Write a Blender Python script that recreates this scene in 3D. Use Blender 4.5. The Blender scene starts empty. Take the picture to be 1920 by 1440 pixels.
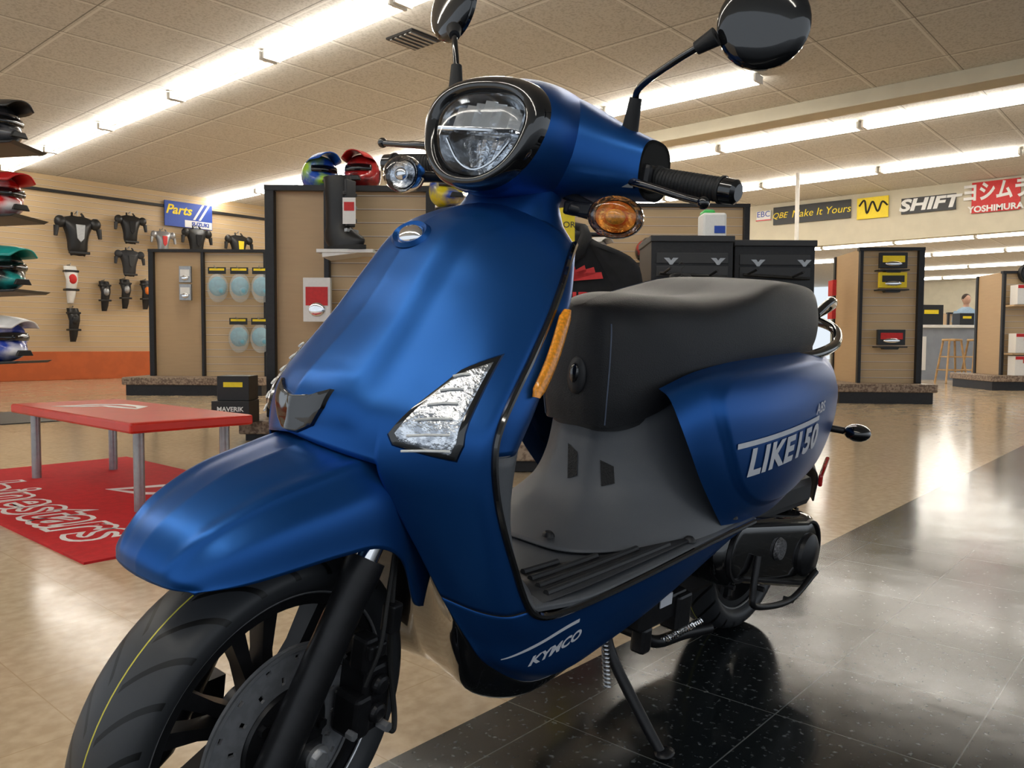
import bpy, bmesh, math, random
from mathutils import Vector, Matrix
from mathutils.bvhtree import BVHTree
random.seed(4)
COL=bpy.context.scene.collection
rad=math.radians
# ---------------------------------------------------------------- materials
def mat(name,col,rough=.5,metal=0,spec=.5,coat=0,emit=0,trans=0,alpha=1,ior=1.45,noise=0,nscale=40,bump=0,bscale=200,col2=None,croug=.05):
    m=bpy.data.materials.new(name);m.use_nodes=True
    nt=m.node_tree;b=nt.nodes['Principled BSDF'];L=nt.links
    b.inputs['Base Color'].default_value=(*col,1);b.inputs['Roughness'].default_value=rough
    b.inputs['Metallic'].default_value=metal;b.inputs['Specular IOR Level'].default_value=spec
    b.inputs['Coat Weight'].default_value=coat;b.inputs['Coat Roughness'].default_value=croug
    b.inputs['Transmission Weight'].default_value=trans;b.inputs['IOR'].default_value=ior
    b.inputs['Alpha'].default_value=alpha
    if emit:
        b.inputs['Emission Color'].default_value=(*col,1);b.inputs['Emission Strength'].default_value=emit
    tc=nt.nodes.new('ShaderNodeTexCoord')
    if noise or col2:
        n=nt.nodes.new('ShaderNodeTexNoise');n.inputs['Scale'].default_value=nscale;n.inputs['Detail'].default_value=6
        L.new(tc.outputs['Object'],n.inputs['Vector'])
        r=nt.nodes.new('ShaderNodeValToRGB');L.new(n.outputs['Fac'],r.inputs['Fac'])
        c2=col2 if col2 else tuple(c*(1-noise) for c in col)
        r.color_ramp.elements[0].position=.42;r.color_ramp.elements[1].position=.58
        r.color_ramp.elements[0].color=(*c2,1);r.color_ramp.elements[1].color=(*col,1)
        L.new(r.outputs['Color'],b.inputs['Base Color'])
    if bump:
        n=nt.nodes.new('ShaderNodeTexNoise');n.inputs['Scale'].default_value=bscale;n.inputs['Detail'].default_value=3
        L.new(tc.outputs['Object'],n.inputs['Vector'])
        bp=nt.nodes.new('ShaderNodeBump');bp.inputs['Strength'].default_value=bump;bp.inputs['Distance'].default_value=.002
        L.new(n.outputs['Fac'],bp.inputs['Height']);L.new(bp.outputs['Normal'],b.inputs['Normal'])
    return m
def nmath(nt,op,a,b=None):
    n=nt.nodes.new('ShaderNodeMath');n.operation=op
    for i,v in enumerate((a,b)):
        if v is None: continue
        if isinstance(v,(int,float)): n.inputs[i].default_value=v
        else: nt.links.new(v,n.inputs[i])
    return n.outputs[0]
def clear_mat():
    m=bpy.data.materials.new('clear_lens');m.use_nodes=True;nt=m.node_tree;nt.nodes.clear();L=nt.links
    o=nt.nodes.new('ShaderNodeOutputMaterial');mx=nt.nodes.new('ShaderNodeMixShader');t=nt.nodes.new('ShaderNodeBsdfTransparent');g=nt.nodes.new('ShaderNodeBsdfGlossy')
    g.inputs['Roughness'].default_value=.03;fr=nt.nodes.new('ShaderNodeFresnel');fr.inputs['IOR'].default_value=1.5
    t.inputs['Color'].default_value=(.93,.95,.97,1)
    L.new(fr.outputs[0],mx.inputs[0]);L.new(t.outputs[0],mx.inputs[1]);L.new(g.outputs[0],mx.inputs[2]);L.new(mx.outputs[0],o.inputs[0])
    return m
BLUE=mat('satin_blue_paint',(.011,.085,.31),.35,.72,bump=.02,bscale=1500)
GBLK=mat('gloss_black',(.006,.006,.007),.06,0,coat=1)
MBLK=mat('matte_black_metal',(.016,.016,.018),.38,.3,noise=.2,nscale=60)
GREY=mat('grey_plastic',(.110,.118,.130),.45,0,bump=.2,bscale=900)
DGRY=mat('dark_plastic',(.030,.031,.034),.5,0,bump=.2,bscale=700)
SEAT=mat('seat_vinyl',(.018,.019,.022),.50,0,bump=.45,bscale=520)
RUB=mat('rubber',(.014,.014,.014),.62,0,bump=.2,bscale=400)
CHR=mat('chrome',(.88,.88,.89),.06,1,noise=.05)
ALU=mat('brushed_aluminium',(.65,.66,.68),.32,.8,noise=.12,nscale=90)
DALU=mat('dark_disc_steel',(.22,.225,.24),.42,.15,noise=.15,nscale=80)
CLR=clear_mat()
AMB=mat('amber_lens',(1,.36,.02),.15,0,spec=.8,noise=.3,nscale=220)
REDL=mat('red_lens',(.5,.01,.01),.12,0,coat=1,noise=.2)
WHT=mat('white_vinyl',(.72,.74,.80),.45,0,noise=.03)
STI=mat('stitch_thread',(.12,.15,.22),.6,noise=.1)
DARK=mat('dark_void',(.004,.004,.004),.8,noise=.1)
DMET=mat('dark_metal_trim',(.018,.018,.020),.45,.2,noise=.2)
CREAM=mat('cream_wall_paint',(.60,.55,.42),.6,noise=.05,nscale=4)
ORNG=mat('orange_base_paint',(.52,.11,.025),.5,noise=.1,nscale=5)
REDB=mat('red_gloss_paint',(.62,.030,.014),.32,0,coat=.15,noise=.08,nscale=9)
REDM=mat('red_carpet',(.55,.012,.016),.8,0,bump=.6,bscale=300,noise=.12,nscale=30)
SPECK=mat('speckled_laminate',(.34,.26,.19),.45,0,col2=(.15,.10,.07),nscale=45)
BFAB=mat('black_fabric',(.014,.014,.016),.85,0,bump=.8,bscale=25,noise=.3,nscale=12)
GFAB=mat('charcoal_fabric',(.045,.045,.05),.85,0,bump=.8,bscale=25)
REDP=mat('red_print',(.6,.02,.02),.5,noise=.1)
YEL=mat('yellow_print',(.85,.65,.02),.5,noise=.05)
BLUP=mat('blue_print',(.02,.07,.40),.45,noise=.05)
WPR=mat('white_print',(.78,.78,.76),.5,noise=.03)
BPR=mat('black_print',(.015,.015,.015),.4,noise=.1)
ORP=mat('orange_print',(.8,.2,.02),.5,noise=.1)
FOAM=mat('pale_blue_foam',(.16,.42,.55),.8,bump=.6,bscale=80,noise=.15,nscale=20)
BAGM=mat('clear_plastic_bag',(.75,.82,.85),.18,alpha=.28,noise=.03)
STEEL=mat('grey_steel_leg',(.36,.37,.38),.35,.7,noise=.1)
WOODS=mat('stool_wood',(.52,.33,.15),.4,noise=.2,nscale=8)
SKIN=mat('skin',(.55,.33,.24),.55,noise=.05)
HAIR=mat('hair_brown',(.05,.03,.02),.7,noise=.3)
SHIRT=mat('pale_blue_cloth',(.30,.42,.55),.8,noise=.1)
CTR=mat('counter_grey_laminate',(.28,.31,.36),.4,noise=.08,nscale=6)
TUBE=mat('fluorescent_tube',(1,.96,.89),.4,emit=18)
FIXW=mat('fixture_white_enamel',(.85,.83,.78),.4,noise=.03)
def slat_mat(name,c1,pitch=.1,groove=True):
    m=mat(name,c1,.42);nt=m.node_tree;b=nt.nodes['Principled BSDF'];L=nt.links
    tc=nt.nodes.new('ShaderNodeTexCoord');geo=nt.nodes.new('ShaderNodeNewGeometry')
    mp=nt.nodes.new('ShaderNodeMapping');mp.inputs['Scale'].default_value=(1.2,1.2,14)
    L.new(tc.outputs['Object'],mp.inputs['Vector'])
    n=nt.nodes.new('ShaderNodeTexNoise');n.inputs['Scale'].default_value=3;n.inputs['Detail'].default_value=5
    L.new(mp.outputs[0],n.inputs['Vector'])
    mx=nt.nodes.new('ShaderNodeMix');mx.data_type='RGBA'
    mx.inputs['A'].default_value=(*c1,1);mx.inputs['B'].default_value=(*[c*.86 for c in c1],1)
    L.new(n.outputs['Fac'],mx.inputs['Factor']);out=mx.outputs['Result']
    if groove:
        s=nt.nodes.new('ShaderNodeSeparateXYZ');L.new(geo.outputs['Position'],s.inputs[0])
        fr=nmath(nt,'FRACT',nmath(nt,'DIVIDE',s.outputs['Z'],pitch))
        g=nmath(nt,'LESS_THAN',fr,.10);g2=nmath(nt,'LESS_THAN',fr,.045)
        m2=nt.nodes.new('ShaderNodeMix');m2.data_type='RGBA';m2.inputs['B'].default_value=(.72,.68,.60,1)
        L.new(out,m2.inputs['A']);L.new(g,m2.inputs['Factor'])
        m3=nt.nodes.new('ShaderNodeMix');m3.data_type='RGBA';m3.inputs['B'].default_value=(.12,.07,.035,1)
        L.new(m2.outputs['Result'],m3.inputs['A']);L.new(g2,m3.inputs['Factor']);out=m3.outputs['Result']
    L.new(out,b.inputs['Base Color']);return m
SLAT=slat_mat('maple_slatwall',(.58,.42,.24))
PLY=slat_mat('maple_panel',(.50,.345,.19),groove=False)
def tyre_mat():
    m=mat('tyre_tread_rubber',(.016,.016,.017),.45);nt=m.node_tree;b=nt.nodes['Principled BSDF'];L=nt.links
    tc=nt.nodes.new('ShaderNodeTexCoord');s=nt.nodes.new('ShaderNodeSeparateXYZ');L.new(tc.outputs['Object'],s.inputs[0])
    ang=nmath(nt,'ARCTAN2',s.outputs['Z'],s.outputs['X']);ay=nmath(nt,'ABSOLUTE',s.outputs['Y'])
    u=nmath(nt,'ADD',nmath(nt,'MULTIPLY',ang,26/6.2832),nmath(nt,'MULTIPLY',nmath(nt,'POWER',ay,.7),12))
    fr=nmath(nt,'FRACT',u)
    r=nmath(nt,'SQRT',nmath(nt,'ADD',nmath(nt,'MULTIPLY',s.outputs['X'],s.outputs['X']),nmath(nt,'MULTIPLY',s.outputs['Z'],s.outputs['Z'])))
    g=nmath(nt,'MULTIPLY',nmath(nt,'LESS_THAN',fr,.17),nmath(nt,'MULTIPLY',nmath(nt,'GREATER_THAN',ay,.009),nmath(nt,'GREATER_THAN',r,.207)))
    bp=nt.nodes.new('ShaderNodeBump');bp.inputs['Strength'].default_value=1;bp.inputs['Distance'].default_value=.005;bp.invert=True
    L.new(g,bp.inputs['Height']);L.new(bp.outputs['Normal'],b.inputs['Normal'])
    mx=nt.nodes.new('ShaderNodeMix');mx.data_type='RGBA';mx.inputs['A'].default_value=(.034,.036,.040,1);mx.inputs['B'].default_value=(.003,.003,.003,1)
    L.new(g,mx.inputs['Factor'])
    yl=nmath(nt,'MULTIPLY',nmath(nt,'LESS_THAN',nmath(nt,'ABSOLUTE',nmath(nt,'ADD',s.outputs['Y'],.004)),.0009),nmath(nt,'GREATER_THAN',r,.2))
    m2=nt.nodes.new('ShaderNodeMix');m2.data_type='RGBA';m2.inputs['B'].default_value=(.55,.50,.05,1)
    L.new(mx.outputs['Result'],m2.inputs['A']);L.new(yl,m2.inputs['Factor']);L.new(m2.outputs['Result'],b.inputs['Base Color'])
    return m
TYRE=tyre_mat()
def floor_mat():
    m=mat('vinyl_tile_floor',(.4,.3,.2),.12,spec=.38);nt=m.node_tree;b=nt.nodes['Principled BSDF'];L=nt.links
    geo=nt.nodes.new('ShaderNodeNewGeometry');s=nt.nodes.new('ShaderNodeSeparateXYZ');L.new(geo.outputs['Position'],s.inputs[0])
    def seam(o,off):
        f=nmath(nt,'FRACT',nmath(nt,'DIVIDE',nmath(nt,'ADD',o,off),.305))
        return nmath(nt,'LESS_THAN',f,.008)
    seams=nmath(nt,'MAXIMUM',seam(s.outputs['X'],50),seam(s.outputs['Y'],50.03))
    n=nt.nodes.new('ShaderNodeTexNoise');n.inputs['Scale'].default_value=30;n.inputs['Detail'].default_value=8;L.new(geo.outputs['Position'],n.inputs['Vector'])
    r=nt.nodes.new('ShaderNodeValToRGB');L.new(n.outputs['Fac'],r.inputs['Fac'])
    r.color_ramp.elements[0].position=.35;r.color_ramp.elements[0].color=(.48,.36,.23,1)
    r.color_ramp.elements[1].position=.65;r.color_ramp.elements[1].color=(.58,.45,.30,1)
    n2=nt.nodes.new('ShaderNodeTexNoise');n2.inputs['Scale'].default_value=70;n2.inputs['Detail'].default_value=4;L.new(geo.outputs['Position'],n2.inputs['Vector'])
    r2=nt.nodes.new('ShaderNodeValToRGB');L.new(n2.outputs['Fac'],r2.inputs['Fac'])
    r2.color_ramp.elements[0].position=.60;r2.color_ramp.elements[0].color=(.010,.013,.015,1)
    r2.color_ramp.elements[1].position=.74;r2.color_ramp.elements[1].color=(.15,.17,.18,1)
    sb=nt.nodes.new('ShaderNodeMix');sb.data_type='RGBA';sb.inputs['B'].default_value=(.44,.32,.19,1);L.new(r.outputs['Color'],sb.inputs['A']);L.new(seams,sb.inputs['Factor'])
    sd=nt.nodes.new('ShaderNodeMix');sd.data_type='RGBA';sd.inputs['B'].default_value=(.12,.13,.13,1);L.new(r2.outputs['Color'],sd.inputs['A']);L.new(seams,sd.inputs['Factor'])
    dk=nmath(nt,'LESS_THAN',s.outputs['Y'],.105)
    fx=nt.nodes.new('ShaderNodeMix');fx.data_type='RGBA';L.new(dk,fx.inputs['Factor']);L.new(sb.outputs['Result'],fx.inputs['A']);L.new(sd.outputs['Result'],fx.inputs['B'])
    L.new(fx.outputs['Result'],b.inputs['Base Color'])
    n3=nt.nodes.new('ShaderNodeTexNoise');n3.inputs['Scale'].default_value=5;n3.inputs['Detail'].default_value=3;L.new(geo.outputs['Position'],n3.inputs['Vector'])
    rr=nt.nodes.new('ShaderNodeMapRange');rr.inputs['To Min'].default_value=.10;rr.inputs['To Max'].default_value=.22;L.new(n3.outputs['Fac'],rr.inputs['Value']);L.new(rr.outputs[0],b.inputs['Roughness'])
    n4=nt.nodes.new('ShaderNodeTexNoise');n4.inputs['Scale'].default_value=7;n4.inputs['Detail'].default_value=2;L.new(geo.outputs['Position'],n4.inputs['Vector'])
    bp=nt.nodes.new('ShaderNodeBump');bp.inputs['Strength'].default_value=.22;bp.inputs['Distance'].default_value=.004
    L.new(n4.outputs['Fac'],bp.inputs['Height']);L.new(bp.outputs['Normal'],b.inputs['Normal'])
    return m
def ceil_mat():
    m=mat('acoustic_ceiling_tile',(.5,.45,.36),.8);nt=m.node_tree;b=nt.nodes['Principled BSDF'];L=nt.links
    geo=nt.nodes.new('ShaderNodeNewGeometry');s=nt.nodes.new('ShaderNodeSeparateXYZ');L.new(geo.outputs['Position'],s.inputs[0])
    def seam(o,p,w,off=50):
        return nmath(nt,'LESS_THAN',nmath(nt,'FRACT',nmath(nt,'DIVIDE',nmath(nt,'ADD',o,off),p)),w)
    g=nmath(nt,'MAXIMUM',seam(s.outputs['X'],1.25,.020),seam(s.outputs['Y'],.9,.026))
    sh=nmath(nt,'MAXIMUM',seam(s.outputs['X'],1.25,.010,50.035),seam(s.outputs['Y'],.9,.012,50.033))
    n=nt.nodes.new('ShaderNodeTexNoise');n.inputs['Scale'].default_value=45;n.inputs['Detail'].default_value=4;L.new(geo.outputs['Position'],n.inputs['Vector'])
    r=nt.nodes.new('ShaderNodeValToRGB');L.new(n.outputs['Fac'],r.inputs['Fac'])
    r.color_ramp.elements[0].position=.38;r.color_ramp.elements[0].color=(.54,.52,.47,1)
    r.color_ramp.elements[1].position=.52;r.color_ramp.elements[1].color=(.68,.66,.61,1)
    mx=nt.nodes.new('ShaderNodeMix');mx.data_type='RGBA';mx.inputs['B'].default_value=(.82,.81,.76,1)
    L.new(r.outputs['Color'],mx.inputs['A']);L.new(g,mx.inputs['Factor'])
    m2=nt.nodes.new('ShaderNodeMix');m2.data_type='RGBA';m2.inputs['B'].default_value=(.26,.25,.22,1)
    L.new(mx.outputs['Result'],m2.inputs['A']);L.new(sh,m2.inputs['Factor']);L.new(m2.outputs['Result'],b.inputs['Base Color'])
    return m
# ---------------------------------------------------------------- geometry helpers
def cr(P,n):
    P=[Vector(p) for p in P];m=len(P)-1;out=[]
    for i in range(n):
        t=i/(n-1)*m;k=min(int(t+1e-9),m-1);u=t-k
        p1,p2=P[k],P[k+1];p0=P[k-1] if k>0 else 2*p1-p2;p3=P[k+2] if k+2<=m else 2*p2-p1
        out.append(.5*((2*p1)+(p2-p0)*u+(2*p0-5*p1+4*p2-p3)*u*u+(3*p1-p0-3*p2+p3)*u**3))
    return out
def patch(rows,nu,nv):
    A=[cr(r,nv) for r in rows];cols=[cr([a[j] for a in A],nu) for j in range(nv)]
    return [[cols[j][i] for j in range(nv)] for i in range(nu)]
def mir(p): return Vector((p[0],-p[1],p[2]))
def mirgrid(g): return [[mir(p) for p in reversed(r)] for r in g]
def full_first(g): return [[mir(p) for p in reversed(r[1:])]+r for r in g]
def full_last(g): return [r+[mir(p) for p in reversed(r[:-1])] for r in g]
class MB:
    def __init__(s): s.v=[];s.f=[]
    def add(s,vs,fs,M=None):
        o=len(s.v);s.v+=[(M@Vector(v) if M else Vector(v)) for v in vs];s.f+=[tuple(i+o for i in f) for f in fs];return s
    def grid(s,g,closed=False,M=None):
        n=len(g);m=len(g[0]);fs=[]
        for i in range(n-1):
            for j in range(m if closed else m-1):
                k=(j+1)%m;fs.append((i*m+j,i*m+k,(i+1)*m+k,(i+1)*m+j))
        return s.add([p for r in g for p in r],fs,M)
    def box(s,c,d,M=None):
        x,y,z=c;a,b,e=d[0]/2,d[1]/2,d[2]/2
        vs=[(x+i*a,y+j*b,z+k*e) for i in(-1,1) for j in(-1,1) for k in(-1,1)]
        return s.add(vs,[(0,1,3,2),(4,6,7,5),(0,4,5,1),(2,3,7,6),(0,2,6,4),(1,5,7,3)],M)
    def loft(s,rings,cap=True,M=None):
        m=len(rings[0]);s.grid(rings,True,M)
        if cap:
            o=len(s.v)-len(rings)*m
            s.f.append(tuple(range(o,o+m)));o2=len(s.v)-m;s.f.append(tuple(reversed(range(o2,o2+m))))
        return s
    def tube(s,path,r,seg=12,closed=False,smooth=0,M=None):
        P=[Vector(p) for p in path]
        R=list(r) if hasattr(r,'__len__') else [r]*len(P)
        if smooth:
            Q=cr([(p.x,p.y,p.z) for p in P],smooth);RR=cr([(x,0,0) for x in R],smooth);P=Q;R=[q.x for q in RR]
        n=len(P);rings=[];up=None
        for i in range(n):
            if closed: t=(P[(i+1)%n]-P[i-1])
            else: t=(P[min(i+1,n-1)]-P[max(i-1,0)])
            t.normalize()
            if up is None:
                up=Vector((0,0,1)) if abs(t.z)<.9 else Vector((1,0,0))
            a=(up-t*up.dot(t)).normalized();up=a;b=t.cross(a)
            rings.append([P[i]+(a*math.cos(q)+b*math.sin(q))*R[i] for q in [2*math.pi*k/seg for k in range(seg)]])
        if closed: rings.append(rings[0]);return s.loft(rings,False,M)
        return s.loft(rings,True,M)
    def cyl(s,a,b,r,r2=None,seg=24,M=None): return s.tube([a,b],[r,r if r2 is None else r2],seg,M=M)
    def lathe(s,prof,center=(0,0,0),axis='Y',seg=48,M=None):
        c=Vector(center);g=[]
        for r,h in prof:
            row=[]
            for k in range(seg):
                q=2*math.pi*k/seg;x,y=r*math.cos(q),r*math.sin(q)
                row.append(c+(Vector((x,h,y)) if axis=='Y' else Vector((x,y,h)) if axis=='Z' else Vector((h,x,y))))
            g.append(row)
        return s.grid(g,True,M)
    def sphere(s,c,d,seg=20,rg=12,M=None):
        g=[];c=Vector(c)
        for i in range(rg+1):
            t=math.pi*i/rg
            g.append([c+Vector((d[0]*math.sin(t)*math.cos(q),d[1]*math.sin(t)*math.sin(q),d[2]*math.cos(t))) for q in [2*math.pi*k/seg for k in range(seg)]])
        return s.grid(g,True,M)
    def prism(s,pts,th,M=None):
        n=len(pts);vs=[(p[0],-th/2,p[1]) for p in pts]+[(p[0],th/2,p[1]) for p in pts]
        return s.add(vs,[tuple(range(n)),tuple(reversed(range(n,2*n)))]+[(i,i+n,(i+1)%n+n,(i+1)%n) for i in range(n)],M)
def obj(name,mb,m,parent=None,M=None,smooth=True,bevel=0,solid=0,ang=40,sub=0,label=None,wd=1e-5,soff=-1):
    me=bpy.data.meshes.new(name);me.from_pydata([tuple(v) for v in mb.v],[],mb.f)
    bm=bmesh.new();bm.from_mesh(me);bmesh.ops.remove_doubles(bm,verts=bm.verts,dist=wd)
    bmesh.ops.recalc_face_normals(bm,faces=bm.faces)
    bm.to_mesh(me);bm.free()
    if smooth:
        me.shade_smooth();me.set_sharp_from_angle(angle=rad(ang))
    ms=m if isinstance(m,(list,tuple)) else [m]
    for x in ms: me.materials.append(x)
    o=bpy.data.objects.new(name,me);COL.objects.link(o)
    if parent: o.parent=parent
    if M is not None: o.matrix_basis=M
    if solid:
        q=o.modifiers.new('s','SOLIDIFY');q.thickness=solid;q.offset=soff
    if bevel:
        q=o.modifiers.new('b','BEVEL');q.width=bevel;q.segments=2;q.limit_method='ANGLE';q.angle_limit=rad(35)
    if label: o['label']=label
    return o
def tag(o,label,cat,group=None):
    o['label']=label;o['category']=cat
    if group:o['group']=group
    return o
def empty(name,M,label,cat,group=None):
    o=bpy.data.objects.new(name,None);COL.objects.link(o);o.matrix_basis=M;o.empty_display_size=.1
    return tag(o,label,cat,group)
def dup(o,M):
    c=o.copy();COL.objects.link(c);c.matrix_basis=M
    for ch in list(o.children):
        k=ch.copy();COL.objects.link(k);k.parent=c;k.matrix_basis=ch.matrix_basis.copy()
        for g2 in list(ch.children):
            z=g2.copy();COL.objects.link(z);z.parent=k;z.matrix_basis=g2.matrix_basis.copy()
    return c
def structure(o): o['kind']='structure';return o
def txtmesh(body,size,extrude=.0008,shear=0,bold=0,align='CENTER',sx=1,space=1):
    c=bpy.data.curves.new('t','FONT');c.body=body;c.size=size;c.extrude=extrude;c.shear=shear;c.offset=bold;c.align_x=align;c.align_y='CENTER';c.resolution_u=3;c.space_character=space
    o=bpy.data.objects.new('t',c);COL.objects.link(o)
    bpy.context.view_layer.update()
    me=bpy.data.meshes.new_from_object(o.evaluated_get(bpy.context.evaluated_depsgraph_get()))
    bpy.data.objects.remove(o);bpy.data.curves.remove(c)
    if sx!=1:
        for v in me.vertices: v.co.x*=sx
    return me
def text(name,body,size,m,parent,M,**k):
    me=txtmesh(body,size,**k);me.materials.clear();me.materials.append(m)
    o=bpy.data.objects.new(name,me);COL.objects.link(o);o.parent=parent;o.matrix_basis=M;return o
def T(x,y,z): return Matrix.Translation((x,y,z))
def RX(a): return Matrix.Rotation(rad(a),4,'X')
def RY(a): return Matrix.Rotation(rad(a),4,'Y')
def RZ(a): return Matrix.Rotation(rad(a),4,'Z')
FRONT=RX(90)
AX=-48.5
def plan(r,d,z=0,a=0): return T(-.53+.749*d+.663*r,-.93+.663*d-.749*r,z)@RZ(AX+a)
# ================================================================= ROOM
FL=floor_mat();CE=ceil_mat()
structure(obj('floor',MB().box((18,5,-.05),(46,30,.1)),FL,smooth=False))
structure(obj('ceiling',MB().box((18,4.5,3.75),(46,26,.1)),CE,smooth=False))
structure(obj('wall_left',MB().box((6.5,15.1,2.0),(19,.2,3.4)),SLAT,smooth=False))
structure(obj('baseboard_left',MB().box((6.5,14.95,.26),(19,.12,.52)),ORNG,smooth=False,bevel=.01))
structure(obj('trim_1',MB().box((6.5,14.97,3.42),(19,.06,.05)),DMET,smooth=False))
structure(obj('wall_back',MB().box((16.1,11.1,1.85),(.2,8,3.7)),CREAM,smooth=False))
structure(obj('wall_header',MB().box((16.1,.6,3.22),(.2,13.2,.96)),CREAM,smooth=False))
structure(obj('wall_far',MB().box((40.9,2,1.85),(.2,24,3.7)),CREAM,smooth=False))
structure(obj('trim_2',MB().box((9.5,4.4,3.62),(.35,21,.17)),CREAM,smooth=False,bevel=.01))
mb=MB();mb.box((0,0,0),(.38,.38,.02))
v=tag(obj('ceiling_vent',mb,DMET,M=T(4.83,5.13,3.69),smooth=False),'grey metal louvred air vent set in ceiling tiles','vent')
for i in range(5): obj('louvre',MB().box((0,-.14+i*.07,-.014),(.34,.03,.012)),STEEL,v,smooth=False)
def fixture():
    g='fluorescent strip lights under the ceiling'
    mb=MB();mb.prism([(-.05,.0),(.05,.0),(.03,-.08),(-.03,-.08)],1.98)
    o=obj('fluorescent_light_fixture',mb,FIXW,smooth=False)
    tag(o,'white twin tube fluorescent strip light fixed under ceiling tiles','light fixture',g)
    for x in(-.062,.062):
        obj('fluorescent_tube',MB().cyl((x,-.97,-.075),(x,.97,-.075),.024,seg=10),TUBE,o)
    for y in(-1,1):
        obj('end_cap',MB().box((0,y*.99,-.055),(.20,.03,.09)),FIXW,o,bevel=.006,smooth=False)
    return o
fx=fixture();first=True
def put(x,y):
    global first
    M=T(x,y,3.70)
    if first: fx.matrix_basis=M;first=False
    else: dup(fx,M)
for k in range(7): put(4.1,1.4+2.05*k+.0)
for k in range(6): put(8.0,4.0+2.05*k)
for k in range(7): put(10.7,-.3+2.05*k)
for k in range(6): put(13.75,.4+2.05*k)
for k in range(6): put(-1.6,-4.0+2.05*k)  # out-of-view row, added to light the scooter and band its front shield
for X in (18.5,21,24,28,33,38):
    for k in range(6): put(X,-1.0+2.05*k)
# ---------------------------------------------------------------- gondolas
def gondola(M,w,d,h,label,plain_left=0,base=(.25,.2,.25,.3),bh=.24,front='slat'):
    e=empty('display_gondola',M,label,'store shelving')
    bl,br,bf,bb=base
    obj('base_deck',MB().box(((w+br-bl)/2,(d+bb-bf)/2,bh-.05),(w+bl+br,d+bf+bb,.1)),SPECK,e,smooth=False,bevel=.012)
    obj('kick_plate',MB().box(((w+br-bl)/2,(d+bb-bf)/2,(bh-.1)/2),(w+bl+br-.08,d+bf+bb-.08,bh-.1)),DMET,e,smooth=False)
    if plain_left: obj('side_panel',MB().box((plain_left/2,.05,(h+bh)/2),(plain_left,.05,h-bh)),PLY,e,smooth=False)
    obj('slat_panel',MB().box(((w+plain_left)/2,.05,(h+bh)/2),(w-plain_left,.05,h-bh)),SLAT,e,smooth=False)
    obj('slat_panel',MB().box((w/2,d-.03,(h+bh)/2),(w,.04,h-bh)),SLAT,e,smooth=False)
    for x in (0,w): obj('end_panel',MB().box((x,d/2,(h+bh)/2),(.03,d-.04,h-bh)),PLY,e,smooth=False)
    for x in (0,w)+((plain_left,) if plain_left else ()):
        obj('post',MB().box((x,.0,(h+bh)/2),(.07 if x!=plain_left else .04,.07,h-bh)),DMET,e,smooth=False,bevel=.006)
    for x in (0,w): obj('post',MB().box((x,d,(h+bh)/2),(.07,.07,h-bh)),DMET,e,smooth=False,bevel=.006)
    obj('top_rail',MB().box((w/2,0,h),(w+.07,.08,.04)),DMET,e,smooth=False)
    obj('top_board',MB().box((w/2,d/2,h-.012),(w,d,.02)),PLY,e,smooth=False)
    return e
gondola(plan(-4.93,11.0),1.57,.6,1.95,'maple slatwall display gondola with dark posts holding bagged foam filters',.7,base=(.2,.1,.5,.3))
gondola(plan(-1.80,6.0,a=1),1.19,.6,1.85,'maple display gondola with dark frame, helmets on top and boots',.42,base=(.16,.3,.3,.3),bh=.15)
gondola(plan(4.33,10.0,a=-4),.72,.9,1.9,'maple slatwall gondola on speckled base holding small accessory packs',0,base=(.35,.12,.3,.4))
gondola(plan(7.95,13.0,a=-4),1.2,.8,1.9,'maple slatwall gondola on speckled base stacked with speaker boxes',0,base=(.3,.1,.3,.3))
gondola(plan(.55,9.5),2.2,.5,2.34,'tall maple slatwall display with dark end post',0,base=(.1,.1,.3,.3))
e=empty('clothing_rack',plan(-.35,4.45),'black garment rack on speckled base hung with dark sweatshirts','clothing rack')
obj('base_deck',MB().box((.32,.35,.11),(.72,.9,.09)),SPECK,e,smooth=False,bevel=.01)
obj('kick_plate',MB().box((.32,.35,.035),(.66,.84,.06)),DMET,e,smooth=False)
for x in(.02,.62): obj('upright',MB().cyl((x,.35,.15),(x,.35,1.36),.016),DMET,e)
obj('hang_rail',MB().tube([(.02,.35,1.36),(.9,.35,1.36)],.014),DMET,e)
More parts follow.
